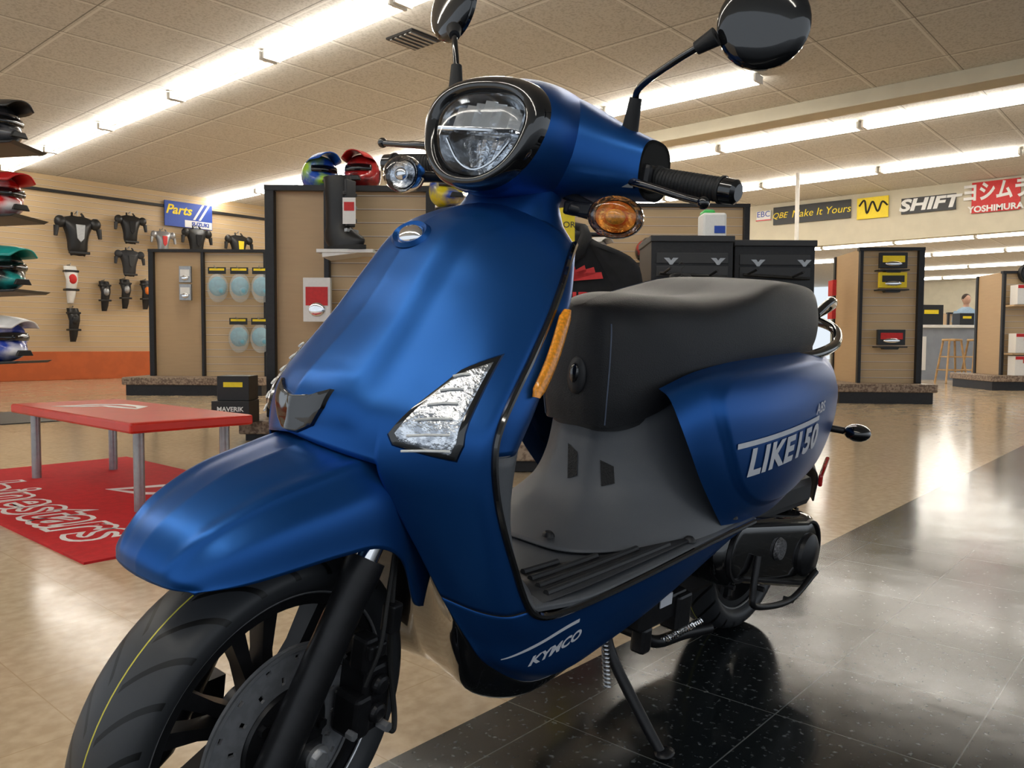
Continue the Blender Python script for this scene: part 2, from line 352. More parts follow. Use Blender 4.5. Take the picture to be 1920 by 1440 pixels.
# ---------------------------------------------------------------- garments
def hoodie(M,m,label,wing=False,grp=None):
    e=empty('sweatshirt',M,label,'clothing',grp)
    pts=[(-.30,-.80),(.30,-.80),(.31,-.3),(.36,-.75),(.46,-.72),(.42,-.25),(.36,-.08),(.14,.02),(.10,.07),(-.10,.07),(-.14,.02),(-.36,-.08),(-.42,-.25),(-.46,-.72),(-.36,-.75),(-.31,-.3)]
    prof=cr([(p[0],0,p[1]) for p in pts+[pts[0]]],64)[:-1]
    mb=MB();rings=[]
    for s,y in ((.93,-.055),(1,-.03),(1.0,.03),(.93,.055)):
        rings.append([Vector((p.x*s,y+.018*math.sin(p.x*22+p.z*3),-.35+(p.z+.35)*s)) for p in prof])
    mb.loft(rings,True);obj('body',mb,m,e,ang=70)
    mb=MB();mb.tube([(-.10,-.03,.04),(-.07,-.085,-.05),(0,-.1,-.10),(.07,-.085,-.05),(.10,-.03,.04),(.08,.05,.09),(0,.08,.11),(-.08,.05,.09)],.035,10,closed=True)
    obj('hood',mb,m,e)
    obj('hanger',MB().tube([(-.18,0,.0),(0,0,.1),(.18,0,.0)],.008,8).tube([(0,0,.1),(0,0,.17),(.03,0,.2),(0,0,.235),(-.03,0,.21)],.004,8,smooth=12),BPR,e)
    if wing:
        mb=MB()
        for i in range(6):
            a=rad(4+i*13);L=.30-.03*i
            mb.prism([(-.13+.012*i,-.24-.02*i),(-.13+L*math.cos(a),-.24+L*math.sin(a)-.03*i),(-.13+L*math.cos(a)+.01,-.275+L*math.sin(a)-.03*i),(-.11+.012*i,-.275-.022*i)],.004)
        obj('wing_emblem',mb,REDP,e,M=T(0.02,-.09,.06),smooth=False)
        text('lettering','HONDA',.13,REDP,e,T(0,-.09,-.32)@FRONT,bold=.004)
    return e
hoodie(plan(.31,4.5,1.26,a=-8),BFAB,'black hooded sweatshirt with red wing print on rack',True,'sweatshirts on the garment rack')
hoodie(plan(.02,4.8,1.12,a=6),GFAB,'charcoal grey plain sweatshirt hanging on rack',False,'sweatshirts on the garment rack')
# ---------------------------------------------------------------- helmets
def helmet(M,base,acc,peak,label,grp):
    hm=mat('helmet_graphic',base,.22,0,coat=.5,col2=acc,nscale=5)
    pm=mat('helmet_peak',peak,.3,noise=.15,nscale=8)
    g=[]
    for i in range(21):
        t=math.pi*i/20;row=[]
        for k in range(32):
            q=2*math.pi*k/32;x=.118*math.sin(t)*math.cos(q);y=.142*math.sin(t)*math.sin(q);z=.13*math.cos(t)
            f=max(0,-y/.142)
            if z<-.01: y-=.085*f**2*min(1,(-z-.01)/.04);x*=1-.25*f**2
            if z<-.06: z=-.06+(z+.06)*.75
            if -.02<z<.05 and y<-.06: y*=.82
            row.append(Vector((x,y,z)))
        g.append(row)
    o=obj('motocross_helmet',MB().grid(g,True),hm,M=M,ang=60,wd=1e-4)
    tag(o,label,'helmet',grp)
    rows=[[(-.085,-.105,.004),(0,-.128,.002),(.085,-.105,.004)],[(-.09,-.108,.022),(0,-.135,.022),(.09,-.108,.022)],[(-.085,-.100,.046),(0,-.126,.05),(.085,-.100,.046)]]
    obj('goggle_lens',MB().grid(patch(rows,8,14)),GBLK,o,solid=.006)
    rows=[[(-.10,-.02,.075),(-.05,-.02,.128),(0,-.02,.14),(.05,-.02,.128),(.10,-.02,.075)],[(-.105,-.13,.075),(-.055,-.14,.115),(0,-.142,.128),(.055,-.14,.115),(.105,-.13,.075)],[(-.075,-.225,.07),(-.04,-.245,.10),(0,-.25,.11),(.04,-.245,.10),(.075,-.225,.07)]]
    obj('peak',MB().grid(patch(rows,12,14)),pm,o,solid=.006)
    obj('chin_vent',MB().prism([(-.045,-.075),(.045,-.075),(.03,-.045),(-.03,-.045)],.02),BPR,o,M=T(0,-.208,0),smooth=False,bevel=.004)
    return o
G='motocross helmets on display shelves'
S=1.15
def hs(M,s=S): return M@Matrix.Scale(s,4)
helmet(hs(plan(-1.48,6.2,1.87+.113,a=30)),(.02,.10,.55),(.45,.75,.05),(.01,.12,.6),'blue helmet with green accents on top of gondola',G)
helmet(hs(plan(-1.14,6.15,1.87+.113,a=-5)),(.55,.02,.02),(.02,.02,.02),(.6,.02,.02),'red and black helmet on top of gondola',G)
helmet(hs(plan(-.85,6.33,1.87+.113,a=20)),(.75,.75,.75),(.05,.05,.05),(.7,.7,.7),'white and black helmet on top of gondola',G)
helmet(hs(plan(-.45,5.6,1.62+.145,a=20),1.1),(.75,.6,.02),(.02,.08,.4),(.8,.65,.02),'yellow and blue helmet on display stand',G)
e=empty('helmet_stand',plan(-.45,5.6),'black single post helmet stand on round foot','stand')
obj('post',MB().cyl((0,0,.02),(0,0,1.63),.015).lathe([(0,.03),(.14,.02),(.15,0),(0,0)],axis='Z',seg=24),DMET,e)
obj('top_plate',MB().lathe([(0,1.64),(.09,1.64),(.09,1.62),(0,1.62)],axis='Z',seg=24),DMET,e)
for r_,z_,b_,a_,lb in((.95,1.62,(.75,.75,.75),(.03,.03,.03),'white and black helmet on slatwall shelf'),(1.55,1.62,(.03,.03,.03),(.5,.02,.02),'black and red helmet on slatwall shelf')):
    helmet(hs(plan(r_,9.25,z_+.15,a=25)),b_,a_,b_,lb,G)
    tag(obj('bracket_shelf',MB().box((0,0,0),(.36,.4,.02)).prism([(-.1,0),(.1,0),(.08,-.06),(-.08,-.06)],.3),BPR,M=plan(r_,9.28,z_),smooth=False),'small black slatwall shelf holding a helmet','shelf','small helmet shelves')
e=empty('helmet_display_tower',plan(-4.6,6.1),'maple slatwall display tower with black helmet trays','store shelving')
obj('slat_panel',MB().box((.0,0,1.25),(.08,1.2,2.5)),SLAT,e,smooth=False)
hl=[(.50,(.02,.06,.45),(.8,.8,.85),(.85,.85,.85),'white and blue helmet on black tray'),
    (1.02,(.02,.02,.02),(.02,.35,.33),(.02,.40,.36),'black and teal helmet on black tray'),
    (1.56,(.6,.02,.02),(.75,.7,.7),(.6,.02,.02),'red and white helmet on black tray'),
    (2.08,(.03,.03,.035),(.10,.10,.11),(.03,.03,.03),'matte black helmet on black tray')]
for z,b,a,p,lb in hl:
    mb=MB();mb.prism([(.04,0),(1.0,.045),(1.04,.065),(.04,.03)],.42);obj('helmet_tray',mb,BPR,e,M=T(0,-.1,z),smooth=False,bevel=.006)
    helmet(hs(plan(-4.6+.76,6.02,z+.05+.145+.01,a=62),1.4),b,a,p,lb,G)
def boot(M,label):
    e=empty('motocross_boot',M,label,'boot','motocross boots on a display shelf')
    sec=[(0,.06,.055,.12),(.05,.05,.057,.14),(.10,.02,.055,.115),(.16,.0,.055,.08),(.25,.0,.06,.078),(.36,.005,.068,.085),(.46,.0,.07,.09),(.50,-.005,.068,.092)]
    rings=[]
    for z,yo,rx,ry in sec:
        rings.append([Vector((rx*math.cos(q),-yo+ry*math.sin(q),z+.02)) for q in [2*math.pi*k/24 for k in range(24)]])
    R=[cr([r[k] for r in rings],24) for k in range(24)]
    mb=MB();mb.loft([[R[k][i] for k in range(24)] for i in range(24)],True);obj('boot_shell',mb,BPR,e,ang=60)
    obj('sole',MB().loft([[Vector((.06*math.cos(q)*(1 if math.sin(q)>-.3 else 1.05),-.06+.14*math.sin(q),z)) for q in [2*math.pi*k/24 for k in range(24)]] for z in(0,.028)]),RUB,e)
    for i,z in enumerate((.13,.21,.30,.39)):
        obj('buckle_strap',MB().box((0,-.088 if i else -.10,z),(.12,.02,.028)),DGRY if i%2 else STEEL,e,smooth=False,bevel=.005)
    obj('shin_plate',MB().prism([(-.04,.16),(.04,.16),(.05,.49),(-.05,.49)],.02),DGRY,e,M=T(0,-.09,0),smooth=False,bevel=.008)
    return e
sh=tag(obj('boot_shelf',MB().box((0,0,0),(.40,.28,.025)).prism([(-.16,-.012),(-.16,-.045),(.10,-.012)],.26),WPR,M=plan(-1.18,5.80,1.355),smooth=False,bevel=.003),'white display shelf carrying a tall boot','shelf')
boot(plan(-1.25,5.78,1.37,a=60)@Matrix.Diagonal((1.1,1.25,1,1)),'black motocross boot with buckle straps on white shelf')
tg=tag(obj('hang_tag',MB().box((0,0,0),(.09,.003,.18)),WPR,M=plan(-1.13,5.58,1.62),smooth=False),'white cardboard hang tag tied to a boot','tag')
obj('printed_panel',MB().box((0,-.003,.03),(.07,.002,.06)),REDP,tg,smooth=False)
def filt(M):
    g='bagged foam air filters on hooks'
    e=empty('bagged_air_filter',M,'pale blue foam air filter in clear bag with printed header','air filter',g)
    obj('foam_filter',MB().sphere((0,0,-.02),(.12,.06,.13)).sphere((.05,-.02,-.08),(.06,.05,.06)),FOAM,e)
    obj('plastic_bag',MB().sphere((0,0,-.04),(.145,.075,.20),16,10),BAGM,e)
    obj('header_card',MB().box((0,-.02,.19),(.24,.012,.09)),BPR,e,smooth=False)
    obj('header_print',MB().box((0,-.028,.205),(.20,.004,.03)),YEL,e,smooth=False)
    obj('hook',MB().tube([(0,.12,.22),(0,-.1,.22),(0,-.12,.25)],.006,8),STEEL,e)
    return e
f0=filt(plan(-3.98,10.86,1.48))
for r,z in((-3.68,1.48),(-3.385,1.48),(-3.70,.80),(-3.405,.80)): dup(f0,plan(r,10.86,z))
def pack(M,w,h,mc,mc2,label,grp,txt=None):
    o=tag(obj('product_pack',MB().box((0,0,0),(w,.05,h)),mc,M=M,smooth=False,bevel=.004),label,'package',grp)
    obj('printed_panel',MB().box((0,-.028,h*.08),(w*.8,.004,h*.42)),mc2,o,smooth=False)
    obj('product_window',MB().sphere((0,-.03,-h*.22),(w*.3,.012,h*.16)),CHR,o)
    return o
g='hanging accessory packs'
for z in(1.62,1.38): pack(plan(-4.42,10.88,z),.16,.22,STEEL,WPR,'grey hanging grip pack on maple panel',g)
for z,a,b,l in((1.74,BPR,YEL,'black and yellow boxed accessory pack'),(1.50,YEL,BPR,'yellow and black boxed accessory pack'),(.80,BPR,REDP,'black and red boxed accessory pack')):
    pack(plan(4.66,9.86,z+.01,a=-4),.33,.19,a,b,l,g)
    s_=tag(obj('bracket_shelf',MB().box((0,0,0),(.36,.16,.015)).prism([(-.1,0),(.1,0),(.08,-.03),(-.08,-.03)],.1),BPR,M=plan(4.66,9.88,z-.11,a=-4),smooth=False),'small black slatwall shelf holding a pack','shelf','small slatwall shelves')
for z in(1.45,1.15): pack(plan(4.16,10.45,z,a=84),.2,.2,REDP,WPR,'small red and white pack on gondola end',g)
pack(plan(-1.42,5.86,1.02),.2,.32,WPR,REDP,'white and red glove pack hanging on gondola',g)
pack(plan(-.95,5.86,.95),.2,.30,YEL,REDP,'yellow and red glove pack hanging on gondola',g)
def carton(M,w,d,h,m,label,cat='box',grp=None,txt=None,tm=None,ts=.05,tz=0,extra=None):
    o=tag(obj('carton',MB().box((0,0,h/2),(w,d,h)),m,M=M,smooth=False,bevel=.003),label,cat,grp)
    if txt: text('lettering',txt,ts,tm,o,T(0,-d/2-.002,h/2+tz)@FRONT,bold=.001)
    if extra: obj('printed_band',MB().box((0,-d/2-.001,h*.65),(w*.6,.002,h*.2)),extra,o,smooth=False)
    return o
carton(plan(-1.93,5.58,.15),.26,.22,.155,BPR,'black carton with white lettering on gondola base','box','cartons on the gondola base','MAVERIK',WPR,.045,.02)
carton(plan(-1.92,5.60,.306),.22,.2,.17,BPR,'black carton with yellow printed band','box','cartons on the gondola base',None,extra=YEL)
gb='boxed car speakers on shelves'
for i,(z,x) in enumerate(((1.35,8.25),(.58,8.25),(.22,8.25),(1.35,8.78),(.58,8.78),(.22,8.78))):
    o=carton(plan(x,12.80,z+.022,a=-4),.50,.22,.31,WPR,'white speaker carton with red brand lettering','box',gb,'BOSS',REDP,.12,.08)
    obj('speaker_print',MB().cyl((.12,-.113,.11),(.12,-.116,.11),.085,seg=20),BPR,o)
    obj('red_band',MB().box((0,-.112,.28),(.49,.004,.05)),REDP,o,smooth=False)
for z in(1.355,.585): tag(obj('wood_shelf',MB().box((0,0,0),(1.15,.26,.025)),PLY,M=plan(8.53,12.80,z-.0,a=-4),smooth=False),'narrow maple shelf holding speaker cartons','shelf','maple shelves')
o=tag(obj('round_speaker',MB().lathe([(0,-.02),(.05,-.03),(.11,-.01),(.15,-.05),(.165,-.03),(.165,.02),(0,.03)],seg=28),BPR,M=plan(8.3,12.93,1.88,a=-4)),'round black car speaker on slatwall','speaker')
obj('cone_cap',MB().sphere((0,-.035,0),(.045,.02,.045)),STEEL,o)
for r0,d0,h0,w0 in((1.12,6.5,1.57,.66),(1.82,6.6,1.55,.66)):
    e=empty('metal_cabinet',plan(r0,d0),'tall black metal display cabinet with grille face and arms','cabinet','black metal cabinets')
    obj('cabinet_body',MB().box((w0/2,.3,h0/2+.0),(w0,.6,h0)),DMET,e,smooth=False,bevel=.006)
    obj('top_cap',MB().box((w0/2,.29,h0-.01),(w0+.02,.63,.05)),DGRY,e,smooth=False,bevel=.006)
    for k in range(12): obj('face_panel',MB().box((w0/2,-.006,.25+k*.105),(w0-.08,.012,.085)),DGRY,e,smooth=False,bevel=.003)
    obj('display_arm',MB().tube([(.06,-.05,1.28),(w0-.06,-.05,1.25)],.012).tube([(.1,0,1.28),(.1,-.30,1.30)],.01).tube([(w0*.7,0,1.26),(w0*.7,-.3,1.28)],.01),BPR,e)
    for x in(.1,w0*.7):
        mb=MB();mb.prism([(-.07,.03),(-.02,.03),(0,.005),(.02,.03),(.07,.03),(.03,-.01),(.012,-.035),(-.012,-.035),(-.03,-.01)],.006)
        obj('wing_badge',mb,STEEL,e,M=T(x,-.31,1.35)@Matrix.Scale(.8,4),smooth=False)
hoodie(plan(1.25,5.95,1.14)@Matrix.Scale(.75,4),BFAB,'plain black shirt on hanger before cabinet',False,'shirts hung from the cabinet arms')
o=tag(obj('helmet_bag',MB().box((0,0,.11),(.2,.2,.22)),WPR,M=plan(1.68,6.8,1.585),smooth=False,bevel=.02),'white drawstring bag with green top on cabinet','bag')
obj('green_top',MB().box((-.04,0,.225),(.10,.16,.05)),mat('green_print',(.05,.5,.1),.5,noise=.1),o,smooth=False,bevel=.02)
obj('blue_print',MB().box((.04,-.102,.08),(.09,.004,.06)),BLUP,o,smooth=False)
tag(obj('support_pole',MB().cyl((0,0,0),(0,0,3.68),.035),FIXW,M=plan(4.93,14.0)),'slim white steel pole from floor to ceiling','pole')
o=tag(obj('hang_tag',MB().box((0,0,0),(.12,.003,.2)),YEL,M=plan(.26,4.15,1.32),smooth=False),'yellow cardboard tag with black lettering','tag')
text('lettering','THOR',.045,BPR,o,T(0,-.003,0)@FRONT)
# ---------------------------------------------------------------- header signs
def hb(y,z): return Matrix(((0,0,-1,15.96),(-1,0,0,y),(0,1,0,z),(0,0,0,1)))
def sign(M,w,h,m,label): return tag(obj('sign_board',MB().box((0,0,0),(w,h,.03)),m,M=M,smooth=False),label,'sign')
Yp=lambda px:(lambda k:-.93+(10.94-12.36*k)/(.749+.663*k))((px-960)/1500)
def zp(px,py):
    k=(px-960)/1500;b=(10.94-12.36*k)/(.749+.663*k);d=12.36+.663*b;H=644-(px-960)*.0052
    return .71+(H-py)/1500*d
def hsign(x0,x1,y0,y1,m,label):
    xm=(x0+x1)/2;ym=(y0+y1)/2
    return sign(hb((Yp(x0)+Yp(x1))/2,zp(xm,ym)),abs(Yp(x0)-Yp(x1)),abs(zp(xm,y0)-zp(xm,y1)),m,label)
s=hsign(1414,1440,394,412,WPR,'small white sign with blue lettering on header wall');text('lettering','EBC',.17,BLUP,s,T(0,.03,.02));obj('underline',MB().box((0,-.09,.016),(.34,.02,.004)),REDP,s)
s=hsign(1445,1588,379,412,BPR,'long black sign with yellow lettering on header wall')
text('lettering','QBE',.17,YEL,s,T(-.66,0,.02),shear=.3);text('lettering','Make It Yours',.21,YEL,s,T(.20,0,.02),shear=.2)
s=hsign(1600,1658,366,405,YEL,'yellow sign with black scribbled emblem on header wall')
obj('emblem',MB().tube([(-.25,.05,.02),(-.15,.15,.02),(-.1,-.1,.02),(0,.12,.02),(.1,-.08,.02),(.18,.1,.02),(.28,.02,.02)],.018,6,smooth=40),BPR,s)
s=hsign(1682,1783,363,392,BPR,'black sign with wide white lettering on header wall');text('lettering','SHIFT',.30,WPR,s,T(0,0,.02),bold=.012,shear=.2,sx=1.35)
s=hsign(1812,1902,333,390,REDP,'red sign with white Japanese and Latin lettering')
text('lettering','ヨシムラ',.36,WPR,s,T(0,.08,.02),bold=.012,sx=.75);text('lettering','YOSHIMURA',.15,WPR,s,T(0,-.21,.02),bold=.005,sx=1.02)
s=sign(T(7.42,14.93,3.28)@FRONT,1.0,.5,BLUP,'blue sign with yellow and white lettering on slatwall')
text('lettering','Parts',.26,YEL,s,T(-.22,.08,.02),shear=.3,bold=.006)
obj('white_band',MB().box((.2,-.17,.018),(.58,.14,.004)),WPR,s,smooth=False);text('lettering','SUZUKI',.11,BLUP,s,T(.24,-.17,.024),bold=.004)
for i in(0,1): obj('slanted_stripe',MB().add([(.08+.12*i,-.08,.018),(.13+.12*i,-.08,.018),(.33+.12*i,.24,.018),(.28+.12*i,.24,.018)],[(0,1,2,3)]),WPR,s,smooth=False)
def protector(M,m1,m2,label,sc=1):
    e=empty('chest_protector',M@Matrix.Scale(sc,4),label,'body armour','body armour hung on the slatwall')
    rows=[]
    for z,w,y in((.36,.12,-.02),(.30,.30,-.06),(.2,.27,-.13),(.05,.21,-.15),(-.1,.18,-.14),(-.25,.17,-.11),(-.36,.12,-.06)):
        rows.append([(-w,.0,z),(-w*.7,y*.7,z+.01),(0,y,z),(w*.7,y*.7,z+.01),(w,0,z)])
    obj('chest_plate',MB().grid(patch(rows,20,14)),m1,e,solid=.03)
    for sx in(-1,1):
        obj('shoulder_cup',MB().sphere((sx*.30,-.03,.24),(.10,.08,.11),14,8),m1,e)
        obj('arm_guard',MB().tube([(sx*.36,-.03,.16),(sx*.38,-.04,-.02)],[.05,.035],10),m1,e)
        obj('strap',MB().tube([(sx*.1,-.03,.36),(sx*.08,.02,.42)],.02,8),m1,e)
    obj('vent_panel',MB().prism([(-.08,.2),(.08,.2),(.06,-.05),(0,-.12),(-.06,-.05)],.02),m2,e,M=T(0,-.155,0),smooth=False,bevel=.006)
    obj('belt',MB().box((0,-.08,-.30),(.36,.05,.05)),BPR,e,smooth=False,bevel=.01)
    obj('hanger_hook',MB().tube([(0,.1,.42),(0,-.02,.46),(0,0,.38)],.01,8),STEEL,e)
    return e
protector(T(5.23,14.78,2.62),BPR,STEEL,'black and grey chest protector on slatwall')
protector(T(6.18,14.78,2.84),BPR,BFAB,'black upper body guard on slatwall',.75)
protector(T(6.15,14.78,2.20),DGRY,BPR,'dark grey body guard on slatwall',.7)
protector(T(6.81,14.78,2.66),STEEL,REDP,'grey and red chest protector on slatwall',.62)
protector(T(7.50,14.78,2.72),BPR,BFAB,'black chest protector on white hanger',.8)
protector(T(8.43,14.78,2.68),BPR,YEL,'black chest protector with yellow label',.8)
def guard(M,m1,m2,label):
    e=empty('knee_guard',M,label,'knee guard','knee guards hung on the slatwall')
    mb=MB();R=[]
    for z,rx,y in((.24,.09,0),(.14,.10,-.05),(.03,.085,-.09),(-.08,.075,-.05),(-.22,.06,-.03),(-.32,.04,0)):
        R.append([Vector((rx*math.cos(q),y+.06*math.sin(q),z)) for q in [2*math.pi*k/14 for k in range(14)]])
    mb.loft(R);obj('shell',mb,m1,e,ang=60)
    obj('knee_cup',MB().sphere((0,-.12,.04),(.06,.04,.075),12,8),m2,e)
    for z in(.16,-.12): obj('strap',MB().box((0,-.05,z),(.20,.12,.035)),BPR,e,bevel=.01,smooth=False)
    obj('wall_hook',MB().tube([(0,.105,.26),(0,-.02,.26),(0,-.04,.28)],.008,8),STEEL,e)
    return e
guard(T(5.72,14.9,1.60),BPR,STEEL,'black knee guard hung on slatwall')
guard(T(6.10,14.9,1.66),BPR,STEEL,'black knee guard hung on slatwall')
guard(T(6.49,14.9,1.66),BPR,ORP,'black and orange knee guard hung on slatwall')
guard(T(5.12,14.88,1.79)@Matrix.Scale(1.2,4),WPR,REDP,'white and red knee brace hung on slatwall')
guard(T(5.15,14.88,1.05)@Matrix.Scale(1.1,4),BPR,BPR,'black knee brace hung on slatwall')
# ---------------------------------------------------------------- bench and mat
mt=tag(obj('red_floor_mat',MB().box((1.0,2.9,.004),(1.1,2.3,.008)),REDM,smooth=False),'red carpet mat with white outlined lettering under a bench','mat')
def floortxt(body,size,x,y,rot,m,z=.0085,**k): return text('lettering',body,size,m,mt,T(x,y,z)@RZ(rot),**k)
floortxt('alpinestars',.42,.66,2.93,-90,WPR,bold=.018,sx=1.0,extrude=.0006,shear=.15)
floortxt('alpinestars',.42,.66,2.93,-90,REDM,z=.0096,bold=-.002,sx=1.0,extrude=.0006,shear=.15)
mb=MB();mb.tube([(-.26,-.12,0),(-.20,.10,0),(-.02,.20,0),(.18,.12,0),(.26,-.1,0),(.12,-.05,0),(0,.06,0),(-.1,-.06,0)],.03,6,closed=True)
obj('star_emblem',mb,WPR,mt,M=T(1.15,2.65,.008)@RZ(-90)@Matrix.Diagonal((1.3,1,.05,1)))
e=empty('display_bench',T(1.1,3.0,0),'low red lacquered bench with round grey metal legs','bench')
obj('bench_top',MB().box((0,0,.365),(.54,1.42,.045)),REDB,e,smooth=False,bevel=.01)
for x in(-.19,.19):
    for y in(-.60,.60): obj('leg',MB().cyl((x,y,.008),(x,y,.345),.022),STEEL,e)
mb=MB();mb.tube([(-.18,-.08,0),(-.1,.10,0),(.0,.13,0),(.15,.03,0),(.2,-.1,0),(.05,-.02,0),(-.02,.02,0),(-.08,-.05,0)],.03,6,closed=True)
obj('star_emblem',mb,WPR,e,M=T(.0,.2,.3885)@RZ(-60)@Matrix.Diagonal((1.2,.9,.04,1)))
tag(obj('dark_floor_mat',MB().box((0,0,.004),(.9,1.3,.008)),DGRY,M=T(2.1,7.4,0),smooth=False),'dark rubber floor mat on beige tiles','mat')
# ---------------------------------------------------------------- far counter, stools, person
e=empty('service_counter',plan(8.0,16.6),'grey laminate service counter with pale worktop','counter')
obj('counter_body',MB().box((1.3,.35,.54),(2.8,.6,1.08)),CTR,e,smooth=False)
obj('worktop',MB().box((1.3,.33,1.11),(2.95,.75,.06)),WPR,e,smooth=False,bevel=.01)
obj('bulletin_panel',MB().box((.35,.04,.55),(.5,.02,.7)),WPR,e,smooth=False)
for r_,w_,h_ in((8.2,.35,.3),(8.75,.5,.42),(9.5,.3,.25)):
    carton(plan(r_,16.9,1.142),w_,.3,h_,BPR,'dark merchandise box standing on a counter','box','boxes on the service counter',extra=YEL)
def stool(M):
    e=empty('bar_stool',M,'pale wooden bar stool beside a service counter','stool','wooden bar stools')
    obj('seat',MB().lathe([(0,.0),(.17,.0),(.18,.015),(.17,.04),(0,.045)],(0,0,.80),'Z',24),WOODS,e)
    for sx in(-1,1):
        for sy in(-1,1): obj('leg',MB().cyl((sx*.2,sy*.2,0),(sx*.11,sy*.11,.81),.019,seg=10),WOODS,e)
    for z,q in((.25,.185),(.5,.15)): obj('rung',MB().tube([(-q,-q,z),(q,-q,z),(q,q,z),(-q,q,z)],.012,8,closed=True),WOODS,e)
    return e
st=stool(plan(8.35,15.2))
dup(st,plan(8.83,15.2))
def person(M):
    e=empty('person',M,'person in pale blue shirt standing behind a counter','person')
    mb=MB()
    def limb(path,rr,seg=14): mb.tube(path,rr,seg,smooth=16)
    mb.loft([[Vector((a*math.cos(q),b*math.sin(q),z)) for q in [2*math.pi*k/20 for k in range(20)]] for z,a,b in((.82,.15,.10),(.95,.18,.12),(1.1,.155,.11),(1.25,.18,.12),(1.42,.21,.115),(1.50,.16,.09),(1.56,.065,.06),(1.62,.058,.058))])
    mb.sphere((0,-.01,1.72),(.078,.095,.12))
    mb.sphere((0,-.105,1.71),(.014,.02,.02),8,6)
    for sx in(-1,1):
        limb([(sx*.19,0,1.45),(sx*.25,-.02,1.2),(sx*.2,-.2,1.12)],[.055,.045,.033])
        limb([(sx*.09,0,.88),(sx*.10,-.01,.48),(sx*.10,.02,.08)],[.09,.06,.04]);mb.sphere((sx*.10,-.07,.05),(.045,.12,.05),12,8)
        for f in range(4): limb([(sx*.2+(f-1.5)*.02,-.2,1.12),(sx*.2+(f-1.5)*.022,-.25,1.12),(sx*.2+(f-1.5)*.022,-.29,1.10)],[.011,.01,.007],8)
        limb([(sx*.18,-.2,1.12),(sx*.15,-.235,1.115)],[.012,.009],8)
        mb.sphere((sx*.08,0,1.71),(.012,.02,.03),8,6)
    obj('body',mb,SKIN,e,ang=80)
    mb=MB();mb.loft([[Vector((a*math.cos(q),b*math.sin(q),z)) for q in [2*math.pi*k/20 for k in range(20)]] for z,a,b in((.86,.185,.13),(1.1,.18,.13),(1.25,.20,.135),(1.42,.225,.13),(1.50,.18,.105),(1.56,.08,.07))],False)
    for sx in(-1,1): mb.tube([(sx*.19,0,1.45),(sx*.235,-.01,1.32),(sx*.25,-.02,1.22)],[.07,.065,.06],14)
    obj('shirt',mb,SHIRT,e)
    mb=MB()
    for sx in(-1,1): mb.tube([(sx*.09,0,.92),(sx*.10,-.01,.48),(sx*.10,.02,.10)],[.10,.075,.06],14)
    obj('trousers',mb,BLUP,e)
    obj('hair',MB().sphere((0,.012,1.755),(.085,.1,.10)),HAIR,e)
person(plan(9.95,17.6))
gondola(plan(10.6,19.5),1.6,.7,1.5,'maple slatwall gondola in adjoining showroom',0)
# ================================================================= SCOOTER
root=empty('motor_scooter',RX(6),'satin blue motor scooter with black seat on its side stand','scooter')
ax=Vector((math.sin(rad(27)),0,math.cos(rad(27))));ap=Vector((.06,0,.24))
ST=Matrix.Translation(ap)@Matrix.Rotation(rad(9),4,ax)@Matrix.Translation(-ap)
def P(name,mb,m,par=root,**k): return obj(name,mb,m,par,**k)
FR=[[(-.180,0,.478),(-.178,-.025,.478),(-.172,-.050,.478),(-.160,-.070,.479)],
[(-.178,0,.504),(-.174,-.032,.500),(-.164,-.062,.492),(-.144,-.082,.481)],
[(-.146,0,.538),(-.141,-.042,.532),(-.130,-.077,.515),(-.112,-.095,.483)],
[(-.078,0,.572),(-.075,-.05,.563),(-.071,-.092,.535),(-.068,-.106,.488)],
[(0,0,.590),(0,-.055,.580),(0,-.100,.547),(0,-.114,.492)],
[(.06,0,.600),(.06,-.058,.590),(.06,-.104,.554),(.06,-.118,.488)],
[(.11,0,.602),(.11,-.058,.592),(.115,-.106,.545),(.108,-.118,.458)],
[(.15,0,.598),(.15,-.058,.582),(.155,-.106,.500),(.145,-.114,.392)],
[(.175,0,.58),(.178,-.058,.56),(.185,-.104,.48),(.172,-.108,.376)]]
fgd=patch(FR,56,40)
for i,r in enumerate(fgd):
    for j,p in enumerate(r):
        k_=math.exp(-((j/39-.42)/.06)**2)*min(1,i/14)
        p.z+=.005*k_;p.y-=.004*k_
P('front_fender',MB().grid(full_first(fgd)),BLUE,M=ST,solid=.004)
SR=[[(.345,0,.925),(.35,-.04,.922),(.365,-.075,.912),(.385,-.10,.898),(.40,-.115,.885),(.415,-.122,.872)],
[(.285,0,.903),(.292,-.045,.899),(.31,-.085,.888),(.335,-.118,.870),(.36,-.138,.858),(.375,-.146,.850)],
[(.23,0,.866),(.236,-.05,.862),(.253,-.095,.850),(.285,-.135,.832),(.315,-.16,.820),(.335,-.168,.812)],
[(.188,0,.812),(.193,-.055,.808),(.21,-.105,.797),(.24,-.15,.783),(.275,-.178,.772),(.292,-.186,.765)],
[(.145,0,.752),(.15,-.06,.748),(.166,-.115,.738),(.195,-.165,.725),(.23,-.192,.715),(.245,-.198,.708)],
[(.085,0,.69),(.095,-.06,.686),(.117,-.12,.677),(.15,-.17,.667),(.185,-.20,.66),(.20,-.208,.655)],
[(.045,0,.648),(.057,-.06,.643),(.085,-.12,.633),(.12,-.172,.622),(.16,-.205,.616),(.178,-.212,.612)],
[(.030,0,.602),(.045,-.06,.592),(.077,-.117,.580),(.117,-.170,.572),(.157,-.204,.566),(.182,-.213,.562)]]
